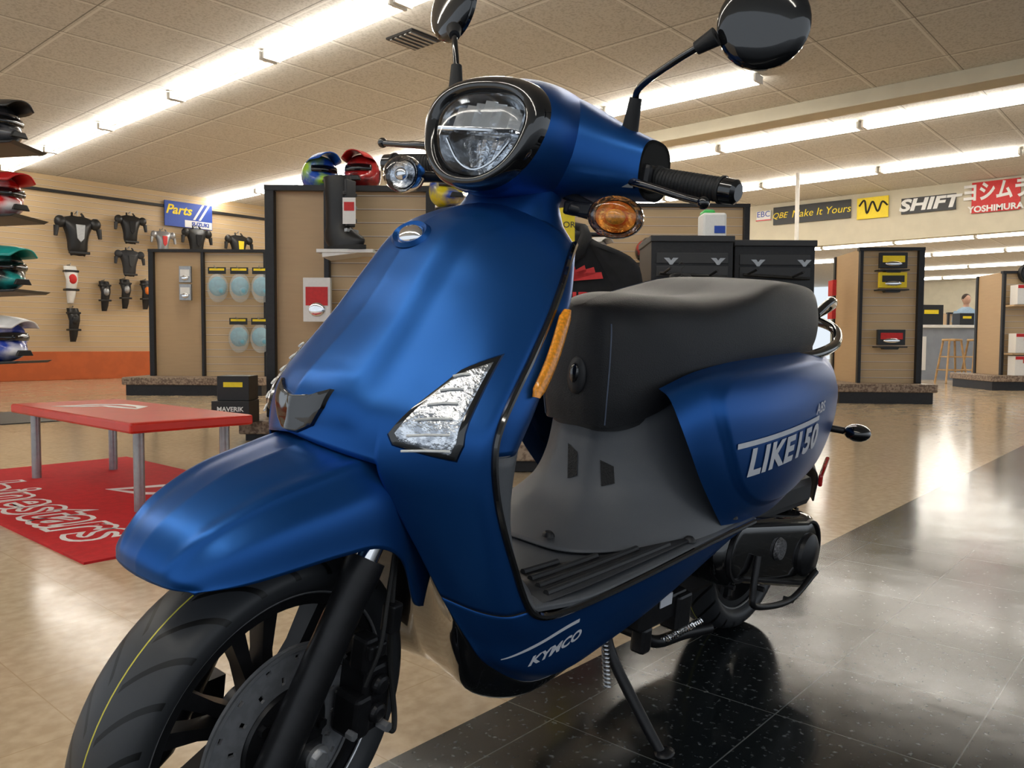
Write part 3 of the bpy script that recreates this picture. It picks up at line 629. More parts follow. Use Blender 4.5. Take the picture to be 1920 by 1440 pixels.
LR=[[(.100,-.125,.53),(.135,-.172,.52),(.17,-.205,.515),(.20,-.213,.51)],
[(.135,-.135,.47),(.165,-.176,.455),(.195,-.205,.45),(.232,-.213,.445)],
[(.175,-.145,.40),(.205,-.181,.385),(.235,-.205,.378),(.272,-.213,.378)],
[(.210,-.155,.345),(.245,-.184,.33),(.285,-.205,.335),(.325,-.215,.358)],
[(.255,-.162,.290),(.30,-.188,.280),(.36,-.205,.305),(.42,-.216,.357)],
[(.36,-.155,.228),(.40,-.190,.250),(.45,-.207,.305),(.52,-.217,.362)],
[(.47,-.155,.225),(.52,-.190,.262),(.57,-.207,.315),(.64,-.218,.370)],
[(.60,-.16,.255),(.66,-.192,.29),(.72,-.207,.332),(.78,-.218,.380)],
[(.78,-.17,.325),(.84,-.20,.35),(.88,-.21,.370),(.94,-.220,.390)]]
A_=[cr(r,101) for r in SR];B_=[cr(r,61) for r in LR]
sidec=[cr([a[j] for a in A_]+[b[j-40] for b in B_],129) for j in range(40,101)]
cenc=[cr([a[j] for a in A_],57) for j in range(0,40)]+[sidec[0][:57]]
side=[[sidec[j][i] for j in range(61)] for i in range(129)]
cen=[[cenc[j][i].copy() for j in range(41)] for i in range(57)]
for i,r in enumerate(cen):
    for j,p in enumerate(r):
        y=abs(p.y);w=.050+.10*max(0,.88-p.z)
        fade=min(1,i/12)*min(1,max(0,(p.z-.615)/.06))
        w=min(w,.082)
        # raised centre spine: falls away sharply outside the spine edge
        if y>w: dd=1-min(1,(y-w)/.030); dd=dd*dd*(3-2*dd)
        else: dd=1-.12*(1-y/w)
        p.x-=.014*dd*fade;p.z+=.005*dd*fade
sidetop=[r for r in side[:81]];lg=side[80:]
mbs=MB().grid(full_first(cen)).grid(sidetop).grid(mirgrid(sidetop))
P('front_shield',mbs,BLUE,ang=75,solid=.003,soff=0,wd=5e-5)
def bvh(*gs):
    vs=[];fs=[]
    for g in gs:
        o=len(vs);n=len(g);m=len(g[0]);vs+=[p for r in g for p in r]
        fs+=[(o+i*m+j,o+i*m+j+1,o+(i+1)*m+j+1,o+(i+1)*m+j) for i in range(n-1) for j in range(m-1)]
    return BVHTree.FromPolygons(vs,fs)
SB=bvh(full_first(cen),sidetop,mirgrid(sidetop))
def onshield(y,z,off=.003):
    h=SB.ray_cast(Vector((-1,y,z)),Vector((1,0,0)))
    if h[0] is None: h=SB.find_nearest(Vector((.1,y,z)))
    n=h[1]
    if n.x>0:n=-n
    return h[0]+n*off
def decalfan(poly,off,n=14,sm=None):
    c=Vector((sum(p[0] for p in poly)/len(poly),sum(p[1] for p in poly)/len(poly)))
    pts=[]
    for i in range(len(poly)):
        a=Vector(poly[i]);b=Vector(poly[(i+1)%len(poly)])
        for k in range(8): pts.append(a.lerp(b,k/8))
    g=[]
    for s in range(n+1):
        f=s/n;o=off*(1 if f<.92 else max(0.0,1-(f-.92)/.08))
        g.append([onshield(*(c+(p-c)*max(f,.001)),o) for p in pts])
    return MB().grid(g,True)
LP=[(-.183,.722),(-.160,.700),(-.124,.617),(-.131,.604),(-.192,.590),(-.196,.610)]
LP2=[(-.181,.712),(-.161,.694),(-.131,.618),(-.138,.609),(-.187,.597),(-.190,.612)]
crm=mat('faceted_reflector',(.80,.83,.88),.18,1,bump=.7,bscale=160,col2=(.42,.45,.50),nscale=90)
for s in(-1,1):
    lb=P('turn_signal',decalfan([(s*-p[0],p[1]) for p in LP],.0055),GBLK,label='front indicator lamp set in the shield')
    obj('reflector',decalfan([(s*-p[0],p[1]) for p in LP2],.0075),crm,lb)
    mb=MB()
    for k in range(6):
        y0=-.170-.003*k;z0=.69-.017*k;y1=y0+.012+.006*k
        q=[onshield(s*-y0,z0,.0095),onshield(s*-(y0+y1)/2,z0-.001,.0095),onshield(s*-y1,z0-.004,.0095)]
        mb.tube(q,.0016,6)
    obj('led_strip',mb,WPR,lb)
GP=[(.052,.662),(.03,.652),(0,.648),(-.03,.652),(-.056,.662),(-.052,.640),(-.038,.615),(-.015,.602),(.015,.602),(.036,.613),(.05,.638)]
P('nose_grille',decalfan(GP,.007),GBLK)
bc=onshield(0,.862,.004);bn=(bc-onshield(0,.862,0)).normalized();q=bn.to_track_quat('Z','Y').to_matrix().to_4x4()
bd=P('badge',MB().lathe([(0,.008),(.013,.006),(.018,.001),(.019,-.002)],axis='Z',seg=32),CHR,M=Matrix.Translation(bc)@q@Matrix.Diagonal((1.15,.9,1,1)))
obj('badge_ring',MB().lathe([(.019,.0),(.024,.004),(.028,-.002)],axis='Z',seg=32),BLUE,bd)
P('lower_side_panel',MB().grid(lg),BLUE,solid=.003,soff=0);P('lower_side_panel',MB().grid(mirgrid(lg)),BLUE,solid=.003,soff=0)
P('panel_seam',MB().tube([side[80][j]+Vector((0,-.0012,0)) for j in range(61)],.0014,6),DARK)
LB=bvh(lg)
BR=[[(.21,0,.56),(.19,-.06,.56),(.15,-.09,.56),(.095,-.113,.555)],
[(.235,0,.46),(.215,-.07,.46),(.175,-.115,.465),(.137,-.134,.468)],
[(.255,0,.38),(.235,-.07,.38),(.205,-.125,.385),(.178,-.145,.398)],
[(.26,0,.30),(.245,-.07,.295),(.222,-.13,.31),(.212,-.155,.343)],
[(.30,0,.225),(.29,-.07,.22),(.265,-.13,.235),(.257,-.162,.288)],
[(.40,0,.175),(.395,-.07,.175),(.38,-.125,.185),(.362,-.156,.226)],
[(.50,0,.185),(.50,-.07,.185),(.49,-.125,.195),(.473,-.156,.224)],
[(.62,0,.215),(.62,-.07,.215),(.61,-.12,.225),(.603,-.161,.254)],
[(.8,0,.28),(.8,-.07,.28),(.79,-.12,.29),(.783,-.171,.324)]]
P('belly_cover',MB().grid(full_first(patch(BR,44,20))),GBLK,solid=.003,soff=0)
IR=[[(.415,-.122,.872),(.43,-.112,.868),(.44,-.07,.88),(.44,0,.89)],
[(.322,-.172,.80),(.360,-.168,.797),(.40,-.11,.80),(.41,0,.80)],
[(.268,-.19,.738),(.315,-.188,.735),(.36,-.12,.735),(.375,0,.74)],
[(.20,-.208,.655),(.262,-.203,.655),(.32,-.13,.655),(.34,0,.66)],
[(.178,-.212,.595),(.225,-.206,.595),(.29,-.14,.60),(.32,0,.60)]]
P('inner_shield',MB().grid(full_last(patch(IR,30,24))),BLUE,solid=.003,soff=0)
IR2=[[(.178,-.212,.597),(.225,-.206,.597),(.29,-.14,.602),(.32,0,.602)],
[(.205,-.212,.50),(.23,-.203,.50),(.28,-.13,.50),(.32,0,.50)],
[(.245,-.212,.42),(.262,-.203,.42),(.31,-.13,.42),(.34,0,.42)],
[(.285,-.212,.372),(.300,-.203,.372),(.35,-.13,.378),(.38,0,.385)]]
P('knee_panel',MB().grid(full_last(patch(IR2,20,24))),GREY,solid=.003,soff=0)
rg=[]
for z,cx,rx,ry in((.875,.40,.085,.118),(.90,.395,.075,.10),(.93,.405,.065,.082),(.97,.43,.062,.075)):
    rg.append([Vector((cx+rx*math.cos(q),ry*math.sin(q),z)) for q in [2*math.pi*k/36 for k in range(36)]])
P('steering_neck_cover',MB().loft(rg,False),BLUE)
for s in(-1,1):
    rf=[( .246,-.2115,.668),(.283,-.204,.718),(.322,-.190,.780)]
    mb=MB();C1=cr(rf,12);rings=[]
    for i,p in enumerate(C1):
        f=i/11;w=.011*min(1,(1-abs(2*f-1))*7+.35)
        rings.append([Vector((p.x+w*math.cos(q)+.0,s*-1*p.y+s*(.006*math.sin(q)+.004)*1,p.z-.25*w*math.cos(q))) for q in [2*math.pi*k/12 for k in range(12)]])
    P('side_reflector',mb.loft(rings),AMB,label='amber reflector strip')
edge=[r[-1] for r in side[::4]]
for s in(-1,1):
    mb=MB();mb.tube([(p[0]+.002,s*(-p[1]+.001)*1,p[2]+.001) for p in edge],.0055,8,smooth=120)
    P('edge_trim',mb,GBLK)
GR=[[(.27,-.213,.374),(.275,-.205,.382),(.30,-.14,.382),(.32,-.06,.384),(.33,0,.386)],
[(.42,-.215,.358),(.42,-.207,.368),(.42,-.14,.372),(.42,-.06,.376),(.42,0,.378)],
[(.60,-.217,.368),(.60,-.209,.376),(.60,-.14,.380),(.60,-.06,.384),(.60,0,.386)],
[(.78,-.218,.380),(.78,-.210,.388),(.78,-.14,.390),(.78,-.06,.390),(.78,0,.39)],
[(.95,-.221,.392),(.95,-.213,.398),(.95,-.14,.40),(.95,-.06,.40),(.95,0,.40)]]
P('floorboard',MB().grid(full_last(patch(GR,30,26))),GREY,solid=.004)
def fz(x): return .370+ (max(0,x-.42))*.045
for s in(-1,1):
    for k,xe in enumerate((.66,.60,.52,.45)):
        y=-.192+.025*k
        P('foot_rib',MB().tube([(.335+.012*k,s*-y,fz(.34)+.011),((.335+xe)/2,s*-y,fz((.335+xe)/2)+.0105),(xe,s*-(y-.004),fz(xe)+.0105)],.0052,8,smooth=14),DGRY)
    gi=[(.31,-.100),(.40,-.108),(.48,-.135),(.56,-.158),(.64,-.178),(.71,-.196)]
    mb=MB();mb.grid([[Vector((x,s*-y,fz(x)+.0085)) for x,_ in gi] for y in(-.207,)]+[[Vector((x,s*-((yi-.207)/2),fz(x)+.0095)) for x,yi in gi]]+[[Vector((x,s*-yi,fz(x)+.0095)) for x,yi in gi]])
    P('foot_pad',mb,DGRY,solid=.003)
def sec(z,pts): return [(p[0],p[1],z) for p in pts]
BS=[sec(.62,[(.645,0),(.65,-.045),(.69,-.095),(.76,-.128),(.86,-.145)]),
sec(.56,[(.638,0),(.643,-.045),(.685,-.095),(.76,-.133),(.87,-.152)]),
sec(.50,[(.625,0),(.632,-.048),(.678,-.10),(.76,-.143),(.88,-.168)]),
sec(.45,[(.605,0),(.612,-.056),(.66,-.112),(.76,-.160),(.89,-.182)]),
sec(.412,[(.560,0),(.568,-.075),(.63,-.138),(.76,-.187),(.91,-.203)]),
sec(.384,[(.48,0),(.495,-.10),(.585,-.160),(.76,-.205),(.92,-.213)])]
bg=patch(BS,44,36);P('seat_base_cover',MB().grid(full_first(bg)),GREY,solid=.003,soff=0)
BB=bvh(full_first(bg))
camdir=Vector((.70,.71,-.05))
hexm=mat('vent_mesh',(.01,.01,.01),.5,bump=1,bscale=400,noise=.5,nscale=200)
def onbase(y,z,off):
    h=BB.ray_cast(Vector((.2,y-.35,z)),Vector((.72,.60,0)).normalized())
    return h[0]-camdir*off if h[0] else Vector((.65,y,z))
for cy,cz,w,h in((-.005,.500,.011,.030),(-.085,.490,.016,.022)):
    poly=[(cy+w,cz+h),(cy-w,cz+h*.6),(cy-w*1.3,cz-h*.7),(cy+w*.6,cz-h)]
    g=[[onbase(cy+(p[0]-cy)*f,cz+(p[1]-cz)*f,.004) for p in poly] for f in(.01,.5,1)]
    P('vent_mesh',MB().grid(g,True),hexm)
for x,y,z in((.60,.12,.405),(.50,-.06,.402),(.72,-.203,.392),(.87,-.208,.41)):
    P('bolt',MB().lathe([(0,.004),(.006,.004),(.010,0),(.011,-.004)],(x,y,z),'Z',16),DMET)
TR=[[(.612,0,.575),(.604,0,.62),(.600,0,.69),(.602,0,.745),(.612,0,.775),(.622,0,.786)],
[(.614,-.035,.574),(.606,-.037,.62),(.603,-.037,.69),(.606,-.034,.748),(.616,-.024,.778),(.626,0,.789)],
[(.625,-.066,.573),(.618,-.070,.62),(.616,-.070,.69),(.620,-.063,.752),(.634,-.042,.786),(.645,0,.797)],
[(.665,-.098,.585),(.660,-.106,.63),(.660,-.105,.705),(.664,-.094,.765),(.672,-.058,.797),(.68,0,.806)],
[(.710,-.120,.605),(.706,-.130,.65),(.706,-.128,.725),(.71,-.114,.780),(.72,-.070,.805),(.72,0,.811)],
[(.765,-.136,.635),(.762,-.147,.675),(.762,-.145,.74),(.77,-.128,.788),(.775,-.077,.809),(.775,0,.812)],
[(.85,-.150,.665),(.85,-.162,.70),(.85,-.160,.758),(.86,-.141,.800),(.87,-.085,.814),(.87,0,.812)],
[(.97,-.157,.680),(.97,-.169,.72),(.97,-.167,.780),(.975,-.150,.824),(.98,-.09,.828),(.98,0,.822)],
[(1.10,-.154,.690),(1.10,-.166,.73),(1.10,-.164,.795),(1.11,-.142,.850),(1.12,-.085,.858),(1.12,0,.856)],
[(1.25,-.144,.698),(1.25,-.155,.74),(1.25,-.152,.805),(1.26,-.130,.856),(1.26,-.075,.868),(1.26,0,.870)],
[(1.38,-.118,.706),(1.38,-.130,.75),(1.38,-.127,.805),(1.385,-.105,.852),(1.385,-.06,.862),(1.385,0,.864)],
[(1.45,-.06,.712),(1.465,-.068,.75),(1.465,-.066,.79),(1.452,-.05,.832),(1.45,-.03,.842),(1.45,0,.845)],
[(1.465,0,.712),(1.48,0,.75),(1.48,0,.79),(1.468,0,.83),(1.46,0,.84),(1.455,0,.845)]]
tg_=patch(TR,121,50);seat=P('seat',MB().grid(full_last(tg_)),SEAT,ang=80,wd=2e-5)
for s in(-1,1):
    A=[tg_[i][30]+Vector((0,0,.0008)) for i in range(20,118)]
    mb=MB();mb.tube([(p.x,-s*-p.y if s<0 else -p.y,p.z) for p in A],.0011,6)
    B=[tg_[20][j] for j in range(1,31)];mb.tube([(p.x-.001,p.y*(1.006) if s<0 else -p.y*1.006,p.z) for p in B],.0012,6)
    obj('seat_stitching',mb,STI,seat)
lt=obj('seat_lock',MB().sphere((0,0,0),(.010,.020,.034),20,12),DGRY,root,M=T(.602,-.012,.660))
obj('lock_barrel',MB().sphere((-.008,0,.004),(.006,.010,.018),14,8),GBLK,lt)
P('seat_pan',MB().grid(full_first(patch([[(.625,0,.61),(.632,-.05,.608),(.67,-.092,.612),(.76,-.130,.65),(.85,-.148,.68),(1.2,-.14,.71),(1.44,-.03,.72)],[(.632,0,.565),(.638,-.05,.563),(.675,-.09,.573),(.76,-.128,.615),(.85,-.145,.64),(1.2,-.14,.67),(1.44,-.03,.68)]],6,30))),DGRY)
PR=[[(.665,-.142,.652),(.652,-.172,.640),(.655,-.196,.600),(.682,-.207,.55),(.725,-.210,.495),(.786,-.210,.435),(.83,-.207,.398)],
[(.755,-.155,.680),(.742,-.196,.668),(.742,-.219,.62),(.765,-.227,.56),(.80,-.228,.495),(.845,-.223,.44),(.875,-.212,.396)],
[(.88,-.163,.698),(.88,-.210,.683),(.88,-.236,.625),(.89,-.241,.56),(.91,-.239,.495),(.94,-.230,.435),(.955,-.212,.392)],
[(1.03,-.162,.708),(1.03,-.212,.692),(1.03,-.237,.63),(1.035,-.242,.56),(1.045,-.238,.50),(1.055,-.225,.435),(1.06,-.205,.396)],
[(1.18,-.152,.714),(1.18,-.197,.698),(1.18,-.224,.64),(1.18,-.230,.575),(1.18,-.225,.51),(1.18,-.21,.45),(1.18,-.19,.412)],
[(1.32,-.135,.715),(1.33,-.172,.698),(1.34,-.197,.645),(1.34,-.202,.59),(1.34,-.197,.53),(1.33,-.185,.475),(1.32,-.17,.438)],
[(1.45,-.10,.712),(1.465,-.13,.694),(1.475,-.152,.65),(1.475,-.155,.60),(1.465,-.15,.55),(1.45,-.14,.51),(1.43,-.13,.48)],
[(1.53,-.045,.705),(1.56,-.055,.685),(1.575,-.065,.65),(1.575,-.065,.61),(1.56,-.06,.57),(1.53,-.055,.545),(1.50,-.05,.53)],
[(1.54,0,.703),(1.575,0,.683),(1.59,0,.65),(1.59,0,.61),(1.575,0,.57),(1.54,0,.545),(1.51,0,.53)]]
pg=patch(PR,160,90)
for i,r in enumerate(pg):
    for j,p in enumerate(r):
        u=i/159;v_=j/89;cu=.40+.06*(v_-.5)
        s_=abs((u-cu)/.265)**4+abs((v_-.50)/.36)**4
        t=max(0,min(1,(1.10-s_)/.22));t=t*t*(3-2*t)
        rg_=math.exp(-((s_-1.12)/.12)**2)
        p.y+=-.007*t-.003*rg_
P('side_panel',MB().grid(pg),BLUE,ang=60);P('side_panel',MB().grid(mirgrid(pg)),BLUE,ang=60)
PB=bvh(pg)
def decal(body,size,x,z,rot,B,m,name,sx=1,shear=.25,bold=0,box=None,space=1):
    if box:
        me=bpy.data.meshes.new('x');n=24;vs=[];fs=[]
        for i in range(n+1):
            t=i/n
            xx=t*box[0];cv=box[2]*math.sin(t*math.pi/2) if len(box)>2 else 0
            tp=(1-.85*max(0,1-t*3)) if len(box)>3 else 1
            vs+=[(xx,cv-box[1]/2*tp,0),(xx,cv+box[1]/2*tp,0)]
            if i: fs.append((2*i-2,2*i,2*i+1,2*i-1))
        me.from_pydata(vs,[],fs)
    else: me=txtmesh(body,size,extrude=0,shear=shear,bold=bold,align='LEFT',sx=sx,space=space)
    bm=bmesh.new();bm.from_mesh(me)
    bmesh.ops.triangulate(bm,faces=bm.faces)
    for _ in range(3):
        ee=[e_ for e_ in bm.edges if e_.calc_length()>.012]
        if not ee: break
        bmesh.ops.subdivide_edges(bm,edges=ee,cuts=1)
        bmesh.ops.triangulate(bm,faces=bm.faces)
    a=rad(rot)
    for v in bm.verts:
        X=x+v.co.x*math.cos(a)-v.co.y*math.sin(a);Z=z+v.co.x*math.sin(a)+v.co.y*math.cos(a)
        h=B.ray_cast(Vector((X,-1,Z)),Vector((0,1,0)))
        hp=h[0] if h[0] else B.find_nearest(Vector((X,-.2,Z)))[0]
        v.co=Vector((hp.x,hp.y-.0022,hp.z))
    bm.to_mesh(me);bm.free();me.materials.clear();me.materials.append(m)
    o=bpy.data.objects.new(name,me);COL.objects.link(o);o.parent=root;return o
decal('LIKE150',.070,.832,.520,4.5,PB,WHT,'side_lettering',sx=1.28,shear=.12,bold=.0028,space=1.1)
decal('ABS',.030,1.135,.603,4,PB,WHT,'side_lettering',sx=1.3,shear=.2,bold=.0005)
decal('',0,.79,.557,4.5,PB,WHT,'side_stripe',box=(.37,.010))
decal('KYMCO',.0225,.306,.287,12,LB,WHT,'lower_lettering',sx=1.25,shear=.25,bold=.0009)
decal('',0,.250,.297,4,LB,WHT,'lower_stripe',box=(.145,.006,.026,1))
for s in(-1,1):
    P('grab_rail',MB().tube([(1.22,s*.150,.700),(1.34,s*.158,.712),(1.46,s*.150,.735),(1.56,s*.10,.77),(1.60,0,.79)],.012,12,smooth=30).tube([(1.40,s*.115,.80),(1.47,s*.12,.835),(1.54,s*.10,.825),(1.585,s*.05,.80)],.010,12,smooth=20),GBLK)
P('tail_light',MB().sphere((1.565,0,.60),(.035,.055,.035)),REDL)
for s in(-1,1):
    sg_=P('rear_turn_signal',MB().sphere((1.50,s*.215,.52),(.036,.032,.022)),GBLK,label='black rear indicator on short stalk')
    obj('stalk',MB().tube([(1.47,s*.13,.525),(1.495,s*.2,.52)],.009),MBLK,sg_)
    obj('amber_lens',MB().sphere((1.515,s*.215,.52),(.028,.028,.018)),AMB,sg_)
    P('rear_reflector',MB().box((0,0,0),(.12,.010,.030)),REDL,M=T(1.40,s*.182,.428)@RZ(s*-14)@RY(-14),bevel=.004,smooth=False,label='red rear side reflector')
P('rear_mudguard',MB().grid(full_first(patch([[(1.20,0,.52),(1.20,-.09,.51),(1.20,-.14,.46)],[(1.42,0,.50),(1.42,-.09,.49),(1.42,-.13,.43)],[(1.58,0,.42),(1.58,-.08,.415),(1.57,-.11,.38)],[(1.63,0,.31),(1.63,-.07,.31),(1.62,-.09,.30)]],20,14))),DGRY,solid=.004)
P('rear_frame',MB().box((1.08,0,.50),(.62,.24,.20)),DARK,bevel=.03,smooth=False)
def wheel(name,M,tw,R,disc=False):
    w=tw/2;q=.012
    rim=MB().lathe([(.150+q,-w*.62),(.168+q,-w*.66),(.170+q,-w*.60),(.160+q,-w*.45),(.150+q,-w*.2),(.150+q,w*.2),(.160+q,w*.45),(.170+q,w*.60),(.168+q,w*.66),(.150+q,w*.62),(.146+q,w*.3),(.146+q,-w*.3),(.150+q,-w*.62)],seg=72)
    rim.lathe([(.0,-.038),(.034,-.038),(.042,-.03),(.042,.03),(.034,.038),(0,.038)],seg=36)
    for k in range(7):
        a=2*math.pi*k/7
        for da in(-.13,.13):
            p0=Vector((math.cos(a+da*.9)*.038,0,math.sin(a+da*.9)*.038));p1=Vector((math.cos(a+da*1.25)*.164,0,math.sin(a+da*1.25)*.164))
            t=(p1-p0).normalized();n=Vector((-t.z,0,t.x))
            rr=[]
            for f,ww,hh in((0,.010,.022),(.5,.0075,.014),(1,.011,.017)):
                p=p0.lerp(p1,f);rr.append([p+n*ww+Vector((0,-hh,0)),p+n*ww+Vector((0,hh*.7,0)),p-n*ww+Vector((0,hh*.7,0)),p-n*ww+Vector((0,-hh,0))])
            rim.loft(rr)
    wo=obj(name,rim,MBLK,root,M=M,ang=35)
    tp=[(.179,-w*.70),(.190,-w*.92),(.203,-w*.99),(R-.018,-w*.93),(R-.008,-w*.70),(R-.002,-w*.34),(R,0),(R-.002,w*.34),(R-.008,w*.70),(R-.018,w*.93),(.203,w*.99),(.190,w*.92),(.179,w*.70)]
    tp2=[(p.x,p.y) for p in cr([(a,b,0) for a,b in tp],40)]
    obj('tyre',MB().lathe(tp2,seg=96),TYRE,wo,ang=80)
    obj('rim_stripe',MB().lathe([(.1770,-w*.70),(.1795,-w*.745),(.1830,-w*.745),(.1830,-w*.70)],seg=96),ALU,wo,solid=.001)
    return wo
rw=wheel('rear_wheel',T(1.335,0,.237),.115,.237)
fw_=wheel('front_wheel',ST@T(0,0,.235),.106,.232)
mb=MB();n=90
g=[]
for r in(.066,.075,.086,.092,.102,.108,.120):
    g.append([Vector((r*math.cos(2*math.pi*k/n),-.052,r*math.sin(2*math.pi*k/n))) for k in range(n)])
for i in range(6):
    for k in range(n):
        if (i in(1,4)) and (k%6==(0 if i==1 else 3)): continue
        a,b=g[i],g[i+1];mb.add([a[k],a[(k+1)%n],b[(k+1)%n],b[k]],[(0,1,2,3)])
dsk=obj('brake_disc',mb,DALU,fw_,solid=.004,smooth=False)
mb=MB();mb.lathe([(.066,-.048),(.062,-.056),(.040,-.060),(.030,-.070),(.018,-.072),(0,-.072)],seg=40)
for k in range(5):
    a=2*math.pi*k/5;mb.cyl((.052*math.cos(a),-.055,.052*math.sin(a)),(.052*math.cos(a),-.064,.052*math.sin(a)),.007,seg=6)
obj('hub_cover',mb,MBLK,fw_)
obj('disc_band',MB().lathe([(.114,-.0545),(.1195,-.0545)],seg=90),ALU,fw_)
obj('axle_nut',MB().cyl((0,-.085,0),(0,-.118,0),.011,seg=6).cyl((0,-.105,0),(0,-.112,0),.016,seg=24),ALU,fw_)
for s in(-1,1):
    f=P('fork_leg',MB().tube([(-.085,s*.092,.165),(-.075,s*.092,.185),(-.062,s*.092,.215),(.045,s*.092,.425),(.055,s*.092,.445),(.066,s*.092,.466)],[.012,.020,.0225,.0225,.025,.024],24).box((-.02,s*.092,.236),(.055,.03,.05)),MBLK,M=ST)
    obj('stanchion',MB().cyl((.060,s*.092,.455),(.14,s*.092,.61),.015),CHR,f)
cl=P('brake_caliper',MB().box((.113,-.070,.262),(.052,.055,.095)).box((.085,-.080,.245),(.03,.045,.06)).cyl((.108,-.11,.285),(.108,-.095,.285),.014).cyl((.108,-.11,.245),(.108,-.095,.245),.014).box((.09,-.085,.33),(.025,.03,.05)),MBLK,M=ST,bevel=.006,smooth=False)
obj('banjo_bolt',MB().cyl((.118,-.10,.225),(.118,-.118,.225),.007,seg=6).cyl((.06,-.10,.235),(.06,-.112,.235),.006,seg=6),ALU,cl)
P('brake_hose',MB().tube([(.118,-.112,.225),(.130,-.116,.215),(.138,-.108,.235),(.128,-.10,.30),(.118,-.10,.37),(.125,-.09,.43),(.15,-.07,.50)],.0038,8,smooth=40).tube([(.07,-.11,.30),(.085,-.115,.35),(.10,-.105,.40),(.12,-.09,.46)],.0028,8,smooth=24),RUB,M=ST)
P('sensor_bracket',MB().box((.118,-.10,.375),(.02,.02,.04)).box((.09,-.105,.34),(.03,.01,.02)),MBLK,M=ST,bevel=.003,smooth=False)
def hring(x,zc,hw,hu,hd,tilt=.22,p=.86,n=56,tw=.17):
    R=[]
    for k in range(n):
        q=2*math.pi*k/n;c,s=math.cos(q),math.sin(q)
        yy=hw*math.copysign(abs(c)**p,c);zz=math.copysign(abs(s)**p,s)*(hu if s>0 else hd)
        yy*=1+tw*zz/max(hu,hd)
        R.append(Vector((x+tilt*zz,yy,zc+zz)))
    return R
NZ=1.018
rs=[hring(.315,NZ,.099,.083,.081),hring(.335,NZ,.104,.088,.085),hring(.365,NZ,.108,.094,.085,.18,tw=.12),hring(.41,NZ,.110,.098,.082,.12,tw=.05),hring(.46,NZ,.108,.097,.075,.05,tw=0),hring(.52,NZ,.10,.090,.06,0,tw=0),hring(.575,NZ,.088,.070,.045,0,tw=0),hring(.61,NZ,.06,.04,.03,0,tw=0)]
R2=[cr([r[k] for r in rs],36) for k in range(56)]
nac=P('headlight_nacelle',MB().loft([[R2[k][i] for k in range(56)] for i in range(36)],False),BLUE,M=ST,ang=70)
for s in(-1,1):
    rr=[]
    for y,cx,cz,rx,rz in((.03,.455,1.022,.110,.086),(.07,.464,1.022,.106,.078),(.105,.475,1.018,.092,.066),(.14,.485,1.013,.074,.055),(.17,.492,1.009,.062,.048),(.190,.494,1.006,.055,.044)):
        rr.append([Vector((cx+rx*math.copysign(abs(math.cos(q))**.75,math.cos(q)),s*y,cz+rz*math.copysign(abs(math.sin(q))**.75,math.sin(q)))) for q in [2*math.pi*k/36 for k in range(36)]])
    R3=[cr([r[k] for r in rr],20) for k in range(36)]
    gg=[[R3[k][i] for k in range(36)] for i in range(20)]
    obj('handlebar_cover',MB().loft(gg,False),BLUE,nac)
    cc=Vector((.494,s*.190,1.006))
    obj('cover_recess',MB().loft([gg[-1],[cc+(p-cc)*.88 for p in gg[-1]],[cc+(p-cc)*.8+Vector((0,-s*.05,0)) for p in gg[-1]]],True),DARK,nac)
sr=[hring(.318,NZ,.100,.084,.082),hring(.304,NZ,.099,.083,.081),hring(.293,NZ,.094,.078,.076),hring(.288,NZ,.087,.071,.070),hring(.290,NZ,.078,.063,.065),hring(.302,NZ,.072,.057,.061)]
hd=P('headlight',MB().loft(sr,False),GBLK,M=ST,ang=70,label='gloss black headlight surround')
HR=mat('headlight_reflector',(.85,.87,.90),.16,1,bump=.5,bscale=55,noise=.25,nscale=30)
bowl=[hring(.302,NZ,.072,.057,.061),hring(.320,NZ,.066,.052,.056),hring(.340,NZ,.046,.036,.039),hring(.348,NZ,.002,.002,.002)]
obj('reflector_bowl',MB().loft(bowl,False),HR,hd)
obj('reflector_divider',MB().box((.303,0,NZ+.002),(.03,.134,.007)),CHR,hd,bevel=.002,smooth=False)
for k in range(7):
    y=-.048+.016*k;h=.040-.010*abs(k-3)/3
    obj('reflector_vane',MB().add([(.318,y-.008,NZ+.008),(.310,y+.008,NZ+.008),(.320,y+.008,NZ+.008+h),(.328,y-.008,NZ+.008+h)],[(0,1,2,3)]),CHR if k%2 else HR,hd,solid=.001,smooth=False)
rows=[]
for t in range(5):
    zz=NZ-.006-.046*t/4;hwid=.058-.030*(t/4)**1.3
    rows.append([(.322+.010*(u*u)+(.006 if (int((u+1)*4)%2) else 0)-.008*t/4,u*hwid,zz) for u in [-1+2*i/16 for i in range(17)]])
obj('lower_reflector',MB().grid([[Vector(p) for p in r] for r in rows]),crm,hd,smooth=False)
obj('light_bar',MB().tube([(.300,-.056,NZ-.010),(.298,-.030,NZ-.040),(.297,0,NZ-.052),(.298,.030,NZ-.040),(.300,.056,NZ-.010)],.002,6,smooth=24),CHR,hd)
lens=[hring(.296,NZ,.0735,.0585,.0625),hring(.287,NZ,.069,.055,.059),hring(.279,NZ,.054,.043,.047),hring(.274,NZ,.03,.023,.025),hring(.273,NZ,.001,.001,.001)]
obj('headlight_lens',MB().loft(lens,False),CLR,hd,ang=80)
